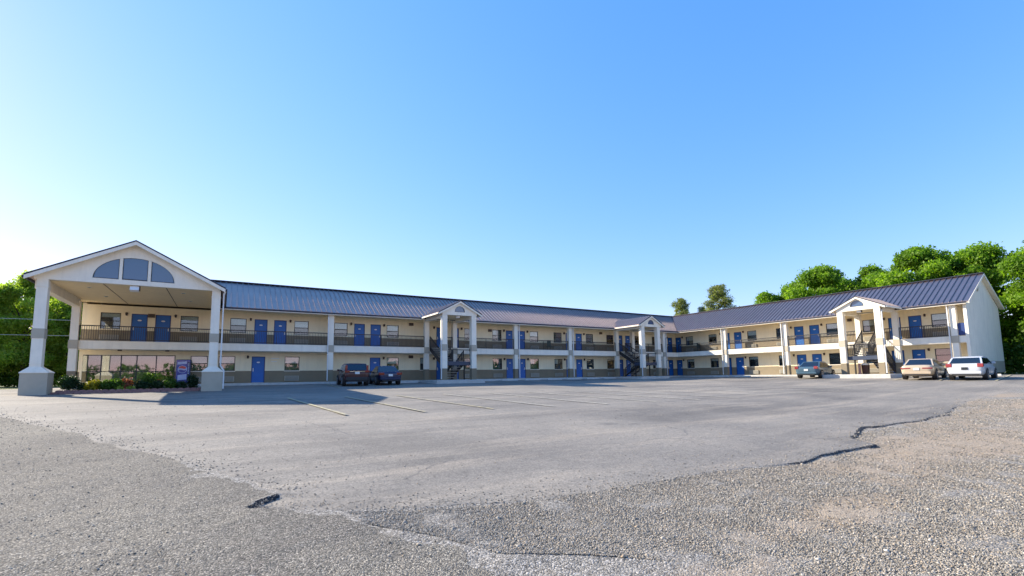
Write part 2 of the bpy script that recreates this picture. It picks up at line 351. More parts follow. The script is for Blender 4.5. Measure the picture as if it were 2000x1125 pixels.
for k_, (nm, mt) in enumerate((('parking_lot', 'asphalt'), ('chip_seal_road', 'chip_seal'), ('gravel_ground', 'gravel_bed'), ('lawn_ground', 'grass'), ('asphalt_edge', 'asphalt_broken_shade'))):
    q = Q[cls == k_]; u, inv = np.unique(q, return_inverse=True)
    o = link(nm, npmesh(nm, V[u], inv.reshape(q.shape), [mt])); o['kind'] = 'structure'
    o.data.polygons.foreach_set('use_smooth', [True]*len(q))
    if mt == 'gravel_bed': at_ = o.data.attributes.new('dirt', 'FLOAT', 'POINT'); at_.data.foreach_set('value', dirtmask(V[u][:, 0], V[u][:, 1]).astype(np.float32))
def strip(name, segs, wdt, m, lift=.006):
    """painted lines laid on the ground, cut in short pieces so they follow it"""
    out = []
    for (x0, y0), (x1, y1) in segs:
        n = max(2, int(math.hypot(x1-x0, y1-y0)/.4)); d = Vector((x1-x0, y1-y0)).normalized(); px, py = -d.y*wdt/2, d.x*wdt/2
        b = MB()
        for i in range(n):
            t0, t1 = i/n, (i+1)/n; P = []
            for t, s_ in ((t0, -1), (t1, -1), (t1, 1), (t0, 1)):
                x, y = x0+(x1-x0)*t+px*s_, y0+(y1-y0)*t+py*s_
                ii = float(zg(x, y)); P.append((x, y, ii+.020+.020+lift))
            b.poly(P, m)
        o = b.build(name); o['kind'] = 'structure'; out.append(o)
    return out
mid = []
for i in range(13):
    x = 3.38+2.45*i; y = -24.8-.12*2.45*i
    mid.append(((x, y), (x-.08*8.8, y+8.8)))
strip('parking_line', mid[:3], .12, 'line_yellow'); strip('parking_line', mid[3:], .11, 'line_white')
strip('parking_line', [((x-.03, -1.6), (x-.25, -7.4)) for x in (6.95, 9.5, 12.05, 20.0, 22.3, 24.9, 27.5, 30.1, 32.7, 35.3, 37.6)], .11, 'line_yellow')
strip('parking_line', [((47.6, -26.85), (40.0, -28.27)), ((48.6, -29.73), (39.5, -31.04)), ((47.0, -24.6), (40.6, -25.6)), ((48.6, -32.4), (40.5, -33.6))] + [((48.2, y), (42.8, y-.5)) for y in (-5.6, -8.2, -10.8, -13.4, -16.0)], .12, 'line_yellow')

# ------------------------------------------------------------------ the motel: one building, many parts
motel = tag(empty('motel_building', (0, 0, 0)), 'long two storey cream motel with blue doors and a dark metal roof', 'motel')
class Wing:
    def __init__(s, b): s.b = b
    def P(s, a, d, z): return (XC+d, -a, z) if s.b else (a, d, z)
    @property
    def rz(s): return -math.pi/2 if s.b else 0
WA, WB = Wing(False), Wing(True)
class WMB(MB):
    """MB in a wing's own axes: along, depth, height"""
    def __init__(s, w): super().__init__(); s.w = w
    def poly(s, pts, m, faces=None): return super().poly([s.w.P(*p) for p in pts], m, faces)
# openings:  (kind, start, end)
upA = [('w', -7.16, -6.08), ('d', -5.5, -4.6), ('d', -4.16, -3.26), ('w', -2.69, -1.61), ('w', .42, 1.5), ('d', 2.05, 2.95), ('d', 3.42, 4.32), ('w', 4.89, 5.97),
       ('w', 7.99, 9.07), ('d', 9.62, 10.52), ('d', 11.02, 11.92), ('w', 12.46, 13.54), ('n', 15.9, 16.4), ('d', 17.2, 18.1), ('d', 18.72, 19.52), ('w', 20.12, 21.2), ('w', 23.24, 24.32), ('d', 24.84, 25.72),
       ('d', 26.3, 27.18), ('w', 27.8, 28.88), ('w', 30.94, 32.02), ('d', 32.6, 33.48), ('d', 34.0, 34.9), ('w', 35.5, 36.58), ('w', 38.66, 39.74), ('d', 40.42, 41.22), ('d', 41.71, 42.57),
       ('w', 43.2, 44.28), ('w', 46.36, 47.44), ('d', 48.1, 48.95), ('d', 49.28, 50.1)]
loA = [('w', -1.95, -.9), ('w', -.22, .86), ('d', 1.96, 2.88), ('w', 4.27, 5.36), ('d', 11.0, 11.92), ('w', 12.5, 13.58), ('n', 15.6, 16.1), ('d', 17.2, 18.1), ('d', 18.72, 19.52), ('w', 20.12, 21.2), ('w', 23.27, 24.35), ('d', 24.86, 25.74),
       ('d', 26.32, 27.2), ('w', 27.8, 28.9), ('w', 30.98, 32.06), ('d', 32.6, 33.48), ('d', 34.0, 34.88), ('w', 35.52, 36.6), ('w', 38.66, 39.74), ('d', 40.42, 41.22), ('d', 41.71, 42.55), ('w', 43.2, 44.28), ('w', 46.36, 47.44), ('d', 48.1, 48.95), ('d', 49.28, 50.1)]
upB = [('d', -1.45, -.6), ('w', .15, 1.23), ('w', 3.5, 4.6), ('d', 5.45, 6.34), ('d', 6.9, 7.82), ('w', 8.52, 9.6), ('w', 11.82, 12.9), ('d', 13.72, 14.64), ('d', 15.22, 16.14), ('w', 16.78, 17.86), ('w', 19.9, 20.92), ('d', 21.92, 22.82), ('d', 23.38, 24.28), ('w', 24.93, 26.02)]
loB = [('d', -1.4, -.55), ('w', .19, 1.27), ('w', 3.6, 4.7), ('d', 5.5, 6.38), ('d', 6.96, 7.92), ('w', 8.54, 9.62), ('w', 11.92, 13.0), ('d', 13.8, 14.72), ('d', 15.28, 16.18), ('w', 16.84, 17.92), ('w', 19.95, 20.95), ('d', 21.96, 22.86), ('d', 23.42, 24.32), ('w', 24.95, 26.05)]
DH, WB0, WB1 = 2.03, .93, 2.04
def zr(k, f): return (f+.02, f+DH) if k == 'd' else (f+.93, f+2.04)
def wall(wg, name, a0, a1, z0, z1, dado, holes, split, upper=None):
    b = WMB(wg); d = WD
    A_ = sorted({a0, a1} | {h for q in holes for h in q[:2]}); Z_ = sorted({z0, z1, *dado} | {h for q in holes for h in q[2:]})
    def mt(z, a): return 'dado_brown' if any(dado[i] <= z < dado[i+1] for i in range(0, len(dado), 2)) else 'cream_stucco'
    for x0, x1 in zip(A_[:-1], A_[1:]):
        for y0, y1 in zip(Z_[:-1], Z_[1:]):
            cx, cz = (x0+x1)/2, (y0+y1)/2
            if any(h[0] < cx < h[1] and h[2] < cz < h[3] for h in holes): continue
            b.poly([(x0, d, y0), (x1, d, y0), (x1, d, y1), (x0, d, y1)], mt(cz, cx))
    for h in holes:
        x0, x1, y0, y1 = h; e = d+.14
        for q in ([(x0, d, y0), (x0, e, y0), (x0, e, y1), (x0, d, y1)], [(x1, d, y0), (x1, e, y0), (x1, e, y1), (x1, d, y1)], [(x0, d, y1), (x1, d, y1), (x1, e, y1), (x0, e, y1)], [(x0, d, y0), (x1, d, y0), (x1, e, y0), (x0, e, y0)]): b.poly(q, 'cream_stucco')
    me = b
    o = link(name, None or _plain(b, name), motel); return o
def _plain(b, name):
    me = bpy.data.meshes.new(name); me.from_pydata(b.v, [], b.f)
    for m in b.ms: me.materials.append(MATS[m])
    me.polygons.foreach_set('material_index', b.mi); me.update(); return me
def holes(lo, up): return [(a, b, *zr(k, 0)) for k, a, b in lo] + [(a, b, *zr(k, ZST)) for k, a, b in up]
LOB = (-8.02, -2.86, .06, 2.06)
wall(WA, 'front_wall', XL, XC+WD, 0, 5.47, (0, .92, ZST, ZST+.85), holes([h for h in loA if h[1] < XC+WD], [h for h in upA if h[1] < XC+WD])+[LOB], 0)
wall(WB, 'front_wall', -WD, TE-.2, 0, 5.47, (0, .92, ZST, ZST+.85), holes(loB, upB), 0)
# gable end wall (its front edge closes the walkway), rear and left walls
b = MB(); y0 = -TE
prof = [(XC, 0), (XC+DEEP, 0), (XC+DEEP, EV-.05), (XC+SR, ZRG-.10), (XC, EV+.13)]
dd = [(XC, 0), (XC+DEEP, 0), (XC+DEEP, .95), (XC, .95)]
up_ = [(XC, .95), (XC+DEEP, .95), (XC+DEEP, EV-.0), (XC+SR, ZRG-.10), (XC, EV+.13)]
for pr, m in ((dd, 'taupe_paint'), (up_, 'pale_stucco')):
    n = len(pr); b.poly([(x, y0, z) for x, z in pr]+[(x, y0+.2, z) for x, z in pr], m, [list(range(n)), list(range(n, 2*n))[::-1]]+[[i, (i+1) % n, n+(i+1) % n, n+i] for i in range(n)])
b.build('end_wall', motel)
ov = MB(); ov.tube([(XC+2.98, y0-.03, 6.98), (XC+2.98, y0+.02, 6.98)], .01, 'trim_cream', 12)
ov = MB(); n = 20
ring = [(XC+SR-.98+.22*math.cos(2*math.pi*i/n), 6.95+.36*math.sin(2*math.pi*i/n)) for i in range(n)]; ring2 = [(XC+SR-.98+.15*math.cos(2*math.pi*i/n), 6.95+.28*math.sin(2*math.pi*i/n)) for i in range(n)]
for i in range(n):
    j = (i+1) % n
    ov.poly([(ring[i][0], y0-.05, ring[i][1]), (ring[j][0], y0-.05, ring[j][1]), (ring2[j][0], y0-.05, ring2[j][1]), (ring2[i][0], y0-.05, ring2[i][1])], 'taupe_paint')
    ov.poly([(ring[i][0], y0-.05, ring[i][1]), (ring[j][0], y0-.05, ring[j][1]), (ring[j][0], y0-.002, ring[j][1]), (ring[i][0], y0-.002, ring[i][1])], 'taupe_paint')
ov.poly([(x, y0-.02, z) for x, z in ring2], 'trim_cream'); ov.build('gable_vent', motel)
b = MB(); b.box(XL, XC+DEEP, DEEP-.2, DEEP, 0, EV, 'pale_stucco'); b.box(XC+DEEP-.2, XC+DEEP, -TE+.2, DEEP-.2, 0, EV, 'pale_stucco'); b.build('rear_wall', motel)
b = MB(); b.box(XL, XL+.2, WD+.01, DEEP-.2, 0, EV, 'cream_stucco'); b.poly([(XL, 0.02, EV), (XL, DEEP, EV), (XL, SR, ZRG-.1)], 'cream_stucco'); b.build('side_wall', motel)
# lobby room behind the shop front
b = MB(); b.box(XL+.2, -2.2, 5.6, 5.7, 0, 2.4, 'pale_stucco'); b.box(XL+.2, -2.2, WD+.2, 5.6, 2.36, 2.42, 'pale_stucco'); b.box(XL+.2, -2.2, WD+.2, 5.6, 0, .03, 'concrete'); b.box(-2.25, -2.2, WD+.2, 5.6, 0.03, 2.36, 'pale_stucco')
b.box(-7.2, -6.9, 2.6, 2.9, .03, 2.36, 'cream_stucco'); b.box(-4.8, -3.2, 4.4, 5.0, .03, 1.1, 'vent_brown'); b.build('lobby_interior', motel)
b = MB(); z0, z1 = .06, 2.06; yb = WD+.05
for x in (-8.0, -6.95, -5.9, -5.05, -3.96, -2.89): b.box(x-.03, x+.03, yb-.03, yb+.05, z0, z1, 'bronze_frame')
for z in (z0+.03, .93, z1-.03): b.box(-8.0, -2.89, yb-.025, yb+.045, z-.025, z+.025, 'bronze_frame')
sf = b.build('shop_front', motel)
for x0, x1 in ((-7.97, -6.98), (-6.92, -5.93), (-5.87, -5.08), (-5.02, -3.99), (-3.93, -2.92)):
    for z0_, z1_ in ((.115, .905), (.955, 2.005)): MB().box(x0, x1, yb+.0, yb+.012, z0_, z1_, 'shop_glass').build('pane', sf)
# balcony slab, soffits, floors
def slabpart(wg, a0, a1, name):
    b = WMB(wg); b.box(a0, a1, 0, WD-.002, ZSB, ZST, 'trim_cream'); b.box(a0, a1, -.012, -.002, ZSB+.03, ZSB+.10, 'trim_cream'); b.box(a0, a1, -.014, -.002, ZST-.07, ZST-.01, 'trim_cream'); return b.build(name, motel)
slabpart(WA, XL-.25, XC+WD, 'balcony_slab'); slabpart(WB, .004, TE-.203, 'balcony_slab')
for wg, a0, a1 in ((WA, XL, XC+WD), (WB, -WD+.004, TE-.2)):
    b = WMB(wg); b.box(-.2 if not wg.b else .05, a1 if not wg.b else a1+.15, -EO+.03, WD-.002, 5.44, 5.47, 'soffit_cream'); b.build('soffit', motel)
    b = WMB(wg); b.box(-.3 if not wg.b else .2, XC-.2 if not wg.b else TE+.1, -EO-.06, -EO+.03, 5.42, 5.545, 'roof_trim'); b.box(-.3 if not wg.b else .2, XC-.2 if not wg.b else TE+.1, -EO-.03, -EO+.0, 5.36, 5.418, 'trim_cream'); b.build('gutter', motel)
# sidewalk is part of the setting
b = MB()
def side(x0, x1, y0, y1): b.box(x0, x1, y0, y1, -.6, 0, 'kerb_concrete')
side(XL-.3, XC-.4, -.4, WD); side(G1-2.2, G1+2.2, -4.35, -.401); side(G2-2.2, G2+2.2, -4.35, -.401)
o = b.build('sidewalk', bevel=.02); o['kind'] = 'structure'
b = MB(); b.box(XC-.399, XC+WD, -TE-.6, WD, -.6, 0, 'kerb_concrete'); b.box(XC-5.3, XC-.4, -24.2, -19.3, -.6, -.002, 'kerb_concrete'); o = b.build('sidewalk', bevel=.02); o['kind'] = 'structure'

# --- doors, windows, lamps, cooling units: one of each, then copies
def door_proto(wd):
    b = MB(); h = DH-.02; b.box(.05, wd-.05, .03, .075, 0.012, h-.05, 'door_blue')
    for x0, x1, z0, z1 in ((.15, wd/2-.05, .2, .85), (wd/2+.05, wd-.15, .2, .85)): pass
    d_ = b.build('door', motel, bevel=.004)
    MB().box(0, .05, -.01, .10, 0, h, 'door_frame_blue').box(wd-.05, wd, -.01, .10, 0, h, 'door_frame_blue').box(.05, wd-.05, -.01, .10, h-.05, h, 'door_frame_blue').box(.05, wd-.05, 0, .1, 0, .012, 'white_metal').build('door_frame', d_)
    return d_
def door_bits(d_, wd, right):
    x = wd-.12 if right else .12
    h = MB(); h.tube([(x, .03, .97), (x, -.035, .97)], .022, 'white_metal', 8); h.tube([(x-.0, -.035, .97), (x, -.075, .97)], .034, 'white_metal', 8); h.box(x-.028, x+.028, .02, .029, .86, 1.12, 'white_metal'); h.build('handle', d_)
    n = MB(); c = wd/2; pts = [(c+.115*math.cos(2*math.pi*i/16)*1.0, .012, 1.56+.05*math.sin(2*math.pi*i/16)) for i in range(16)]; q = [(x_, .028, z_) for x_, y_, z_ in pts]
    n.poly(pts+q, 'plate_white', [list(range(16))]+[[i, (i+1) % 16, 16+(i+1) % 16, 16+i] for i in range(16)]); n.build('number_plate', d_)
dcache, wcache = {}, {}
def place_door(wg, a0, a1, fl, right):
    key = (round(a1-a0, 2), right)
    if key not in dcache:
        d_ = door_proto(a1-a0); door_bits(d_, a1-a0, right); dcache[key] = d_; o = d_
    else: o = copy_tree(dcache[key], motel)
    o.location = wg.P(a0, WD, fl+.02); o.rotation_euler = (0, 0, wg.rz)
def window_proto(wd, blind):
    h = 1.11; b = MB()
    for q in ((0, .045, 0, h), (wd-.045, wd, 0, h), (.045, wd-.045, 0, .045), (.045, wd-.045, h-.045, h), (.045, wd-.045, h/2-.025, h/2+.025)): b.box(q[0], q[1], .03, .10, q[2], q[3], 'bronze_frame')
    o = b.build('window', motel)
    MB().box(.045, wd-.045, .055, .063, h/2+.025, h-.045, 'window_glass').build('pane', o); MB().box(.045, wd-.045, .072, .080, .045, h/2-.025, 'window_glass').build('pane', o)
    MB().box(-.03, wd+.03, -.03, .03, -.05, -.004, 'trim_cream').build('sill', o)
    if blind:
        c = MB(); zb = {1: h*.5, 2: h*.72, 3: h*.5}[blind]; x1 = wd-.04 if blind != 3 else wd*.5
        n = 14 if blind != 3 else 14
        for i in range(n):
            z = zb+(h-.03-zb)*i/n; c.box(.04, x1, .105, .113, z+.003, z+(h-.03-zb)/n, 'blind_white')
        c.build('blind', o)
    MB().box(-.02, wd+.02, .26, .28, -.02, h+.02, 'curtain_grey' if blind != 2 else 'dark_room').build('curtain_or_dark_room', o)  # curtain, else a near-black sheet painted as the darkness of the unlit room
    return o
def place_window(wg, a0, a1, fl, blind):
    key = (round(a1-a0, 2), blind)
    if key not in wcache: wcache[key] = o = window_proto(a1-a0, blind)
    else: o = copy_tree(wcache[key], motel)
    o.location = wg.P(a0, WD, fl+.93); o.rotation_euler = (0, 0, wg.rz)
def ac_proto():
    b = MB(); b.box(0, 1.04, -.10, 0, 0, .40, 'ac_beige'); o = b.build('air_conditioner', motel, bevel=.01)
    g = MB()
    for i in range(7): g.box(.05, .99, -.112, -.101, .04+i*.05, .07+i*.05, 'ac_grille')
    g.build('grille', o); return o
AC = [None]
def place_ac(wg, a, fl):
    o = AC[0] if AC[0] is None else copy_tree(AC[0], motel)
    if o is None: o = AC[0] = ac_proto()
    o.location = wg.P(a, WD-.003, fl+.12); o.rotation_euler = (0, 0, wg.rz)
LP = [None]
def place_lamp(wg, a, fl):
    if LP[0] is None:
        b = MB(); b.box(-.05, .05, -.03, 0, -.10, .12, 'lamp_brown'); b.hexa([(-.05, -.14, -.10), (.05, -.14, -.10), (.05, -.04, -.10), (-.05, -.04, -.10)], [(-.075, -.165, .06), (.075, -.165, .06), (.075, -.03, .06), (-.075, -.03, .06)], 'lamp_brown'); b.hexa([(-.085, -.175, .06), (.085, -.175, .06), (.085, -.02, .06), (-.085, -.02, .06)], [(-.02, -.11, .13), (.02, -.11, .13), (.02, -.08, .13), (-.02, -.08, .13)], 'lamp_brown')
        o = LP[0] = b.build('wall_lamp', motel)
    else: o = copy_tree(LP[0], motel)
    o.location = wg.P(a, WD-.003, fl+1.98); o.rotation_euler = (0, 0, wg.rz)
random.seed(11)
def fit(wg, L, fl, upper):
    prev = None
    for i, (k, a0, a1) in enumerate(L):
        if k == 'd':
            nb = L[i+1] if i+1 < len(L) else None; right = bool(nb and nb[0] == 'w' and nb[1]-a1 < 1)
            place_door(wg, a0, a1, fl, right); place_lamp(wg, a1+.27 if right else a0-.27, fl)
        elif k == 'w':
            m = (a0+a1)/2
            bl = 1 if (not wg.b and m < 14) else random.choice([3, 0, 2, 3, 0, 1])
            if wg.b: bl = {True: random.choice([0, 2, 0, 1]), False: random.choice([0, 0, 2])}[upper]
            if wg.b and upper and m > 15: bl = 1
            if not wg.b and upper and m < -1: bl = 2
            place_window(wg, a0, a1, fl, bl); place_ac(wg, a0+.02, fl)
        else: place_window(wg, a0, a1, fl, 1)
fit(WA, loA, 0, False); fit(WA, upA, ZST, True); fit(WB, loB, 0, False); fit(WB, upB, ZST, True)
for wg, a, z in ((WA, 14.7, 5.1), (WA, 22.95, 4.85), (WA, 37.75, 5.1), (WA, 14.7, 2.12), (WB, 18.9, 5.1), (WA, -4.39, 4.85)):
    b = WMB(wg); b.box(a-.2, a+.2, WD-.10, WD-.003, z-.13, z+.13, 'vent_brown')
    for i in range(3): b.box(a-.17, a+.17, WD-.112, WD-.101, z-.09+i*.07, z-.05+i*.07, 'bronze_frame')
    b.build('wall_vent', motel)
b = MB(); b.box(3.3, 3.86, WD-.02, WD-.003, 1.86, 1.93, 'white_plastic'); b.box(3.3, 3.72, WD-.02, WD-.003, 1.62, 1.68, 'white_plastic'); b.build('wall_notice', motel)

# --- columns with collars and bands
def column(wg, a, d, kind='back', sz=.40):
    b = WMB(wg); h = sz/2; top = 5.44
    b.box(a-h, a+h, d-h, d+h, -.02, .95, 'dado_brown' if kind == 'gable' else 'dado_brown'); b.box(a-h, a+h, d-h, d+h, .95, top, 'trim_cream')
    b.box(a-h-.02, a+h+.02, d-h-.02, d+h+.02, 5.16, 5.21, 'trim_cream')
    o = b.build('column', motel)
    c = WMB(wg); zb = (ZSB, ZST+.02) if kind != 'gable' else (2.42, 2.95); c.box(a-h-.035, a+h+.035, d-h-.035, d+h+.035, *zb, 'taupe_paint'); c.build('band', o)
COLA = [-8.12, 7.45, 15.65, 18.40, 25.1, 32.0, 38.9, 41.45, 46.78]; COLB = [6.68, 13.57, 20.15, 22.94, 26.74]
for a in COLA: column(WA, a, .10)
for a in COLB: column(WB, a, .10)
for a in (15.68, 18.38, 38.92, 41.35): column(WA, a, -3.8, 'gable', .44)
for a in (20.15, 22.92): column(WB, a, -3.05, 'gable', .44)
# downspouts
for wg, a, d, zt in ((WA, 7.20, -.05, 5.42), (WA, 25.38, -.05, 5.42), (WA, 32.28, -.05, 5.42), (WA, 46.98, -.05, 5.42), (WB, 6.42, -.05, 5.42), (WB, 13.3, -.05, 5.42), (WB, 26.48, -.05, 5.42), (WA, 15.40, -3.8, 5.3), (WA, 38.64, -3.8, 5.3), (WB, 23.22, -3.05, 5.3)):
    b = WMB(wg); e = -EO+.02 if d > -1 else d
    b.box(a-.035, a+.035, d-.2, d-.13, .08, zt-.22, 'white_metal'); b.hexa([wg.P(a-.035, d-.2, 0) and (a-.035, d-.2, zt-.22), (a+.035, d-.2, zt-.22), (a+.035, d-.13, zt-.22), (a-.035, d-.13, zt-.22)], [(a-.035, e-.07, zt), (a+.035, e-.07, zt), (a+.035, e+.0, zt), (a-.035, e+.0, zt)], 'white_metal'); b.build('downspout', motel)
# --- railings
def railing(wg, p, q, name='railing'):
    """p, q: (along, depth, floor height) at both ends"""
    b = WMB(wg); L = math.dist(p, q); n = max(1, int(L/.115)); P_ = [Vector(p), Vector(q)]
    def at(t, z): v = P_[0].lerp(P_[1], t); return (v.x, v.y, v.z+z)
    r = WMB(wg)
    def bar(m, t0, t1, z0, z1, wd_):
        a_, c_ = Vector(wg.P(*at(t0, z0))), Vector(wg.P(*at(t1, z1))); MB.bar(m, a_, c_, wd_, wd_, 'black_metal')
    class _R(MB): pass
    r = MB()
    bar(r, 0, 1, .98, .98, .065); bar(r, 0, 1, .09, .09, .045)
    for t in ([0, 1] if L < 3 else [0, .5, 1]): bar(r, t, t, 0, .98, .045)
    o = r.build(name, motel); k = MB()
    for i in range(1, n): bar(k, i/n, i/n, .09, .96, .022)
    if n > 1: kk = k.build('baluster_row', o); kk['kind'] = 'stuff'
for a0, a1 in ((-7.9, -.2), (-.2, 7.22), (7.68, 15.42), (17.1, 18.18), (18.62, 24.88), (25.32, 31.78), (32.22, 38.68), (40.25, 41.22), (41.68, 46.55), (47.0, 49.1)): railing(WA, (a0, .08, ZST), (a1, .08, ZST))
for a0, a1 in ((.1, 6.46), (6.9, 13.35), (13.8, 19.92), (21.75, 22.7), (23.16, 26.52)): railing(WB, (a0, .08, ZST), (a1, .08, ZST))
b = WMB(WB); b.box(26.96, TE-.205, .04, .10, ZST+.06, ZST+1.0, 'door_frame_blue'); b.build('infill_panel', motel)
# --- stairs under each gable
def stairs(wg, ac, front):
    fl = -front; lz = 1.55; ld0, ld1 = front+.05, front+1.25
    aL, aM, aR = ac-1.12, ac+.0, ac+1.1
    b = WMB(wg); b.box(aL-.0, aR+.0, ld0, ld1, lz-.06, lz, 'concrete'); b.box(aL-.05, aR+.05, ld0-.05, ld0, lz-.33, lz+.0, 'steel_navy'); b.box(aL-.05, aR+.05, ld1, ld1+.05, lz-.33, lz-.07, 'steel_navy'); b.box(aL-.05, aL-.001, ld0, ld1, lz-.33, lz, 'steel_navy'); b.box(aR+.001, aR+.05, ld0, ld1, lz-.33, lz, 'steel_navy')
    st = b.build('staircase', motel)
    n = 7
    for up, a0, a1, d0, z0, d1, z1 in ((1, aL+.02, aM-.03, ld1, lz, -.02, ZST), (0, aM+.05, aR-.02, ld1, lz, .2, 0)):
        for i in range(1, n if up else n+1):
            t = i/n; d = d0+(d1-d0)*(t-.5/n); z = z0+(z1-z0)*t
            if z < .02: continue
            t_ = WMB(wg); t_.box(a0+.03, a1-.03, d-.15, d+.15, z-.05, z, 'concrete'); t_.build('tread', st)
        for a in (a0, a1):
            s_ = WMB(wg); s_.hexa([(a-.025, d0, z0-.28), (a+.025, d0, z0-.28), (a+.025, d1, max(z1-.28, 0.01)), (a-.025, d1, max(z1-.28, .01))], [(a-.025, d0, z0+.04), (a+.025, d0, z0+.04), (a+.025, d1, z1+.06), (a-.025, d1, z1+.06)], 'black_metal'); s_.build('stringer', st)
        for a in (a0, a1): railing(wg, (a, d0+(.02 if up else .02), z0-.0), (a, d1, z1 if up else 0.0), 'stair_railing')
    railing(wg, (aL, ld0, lz), (aR, ld0, lz), 'landing_railing'); railing(wg, (aL-.02, ld0+.06, lz), (aL-.02, ld1, lz), 'landing_railing')
    for a in (aL+.02, aR-.02):
        p = WMB(wg); p.box(a-.05, a+.05, ld1-.12, ld1-.02, 0, lz-.061, 'black_metal'); p.build('landing_post', st)
    # storage box closing the space under the lower flight
stairs(WA, G1, -3.75); stairs(WA, G2, -3.75); stairs(WB, G3, -3.0)

# --- roof panels of the main roofs, each its own piece
PW = .39
pcache = {}
def roof_panel(wg, a, d0, d1b, cut):
    z = lambda d: EV+SLOPE*(d+EO)+.03
    key = None if cut else 'full'
    if key and key in pcache: me = pcache[key]
    else:
        b = MB(); w_ = PW; e0, e1 = (d0, d1b) if cut else (-EO-.04, -EO-.04)
        lo0, lo1 = max(e0, -EO-.04), max(e1, -EO-.04)
        P0, P1, P2, P3 = (0, lo0), (w_, lo1), (w_, SR), (0, SR)
        t = [(x, d, z(d)) for x, d in (P0, P1, P2, P3)]; u = [(x, d, z(d)-.03) for x, d in (P0, P1, P2, P3)]
        b.hexa(u, t, 'roof_metal')
        rb = [(x, d, z(d)+.0) for x, d in ((-.03, lo0), (.03, lo0), (.03, SR), (-.03, SR))]; rt = [(x*.8, d, z_+.07) for x, d, z_ in rb]
        b.hexa(rb, rt, 'roof_rib'); me = b.mesh('roof_panel')
        if key: pcache[key] = me
    link('roof_panel', me, motel, wg.P(a, 0, 0), wg.rz)
a = XL-.45
while a < XC+SR-.02:
    if a < -.5: roof_panel(WA, a, .12, .12, True)
    else: roof_panel(WA, a, a-XC+.02, a+PW-XC+.02, a+PW > XC-EO)
    a += PW
a = TE+.28-PW
while a+PW > -SR+.02:
    roof_panel(WB, a, -a+.02, -(a+PW)+.02, a < EO); a -= PW
b = MB(); zr_ = ZRG+.03
b.bar((XL-.45, SR, zr_+.03), (XC+SR, SR, zr_+.03), .32, .07, 'roof_trim'); b.bar((XC+SR, SR, zr_+.028), (XC+SR, -TE-.28, zr_+.028), .32, .07, 'roof_trim'); b.build('ridge_cap', motel)
b = MB(); b.bar((XC-EO, -EO, EV+.05), (XC+SR, SR, ZRG+.05), .22, .025, 'roof_trim'); b.build('valley_flashing', motel)
b = MB(); e = DEEP+EO
b.poly([(XL-.45, SR, ZRG), (XC+SR, SR, ZRG), (XC+e, e, EV), (XL-.45, e, EV)], 'roof_metal'); b.poly([(XC+SR, SR, ZRG), (XC+SR, -TE-.28, ZRG), (XC+e, -TE-.28, EV), (XC+e, e, EV)], 'roof_metal'); b.build('rear_roof', motel)
b = MB()   # rake boards at the right gable
for x0, z0, x1, z1 in ((XC-EO-.03, EV+.01, XC+SR, ZRG+.0), (XC+SR, ZRG+.0, XC+DEEP+EO+.03, EV-.02)):
    b.hexa([(x0, -TE-.31, z0-.19), (x1, -TE-.31, z1-.19), (x1, -TE-.27, z1-.19), (x0, -TE-.27, z0-.19)], [(x0, -TE-.31, z0), (x1, -TE-.31, z1), (x1, -TE-.27, z1), (x0, -TE-.27, z0)], 'trim_cream')
    b.hexa([(x0, -TE-.27, z0-.13), (x1, -TE-.27, z1-.13), (x1, -TE-.001, z1-.13), (x0, -TE-.001, z0-.13)], [(x0, -TE-.27, z0-.10), (x1, -TE-.27, z1-.10), (x1, -TE-.001, z1-.10), (x0, -TE-.001, z0-.10)], 'trim_cream')
b.build('rake_board', motel)

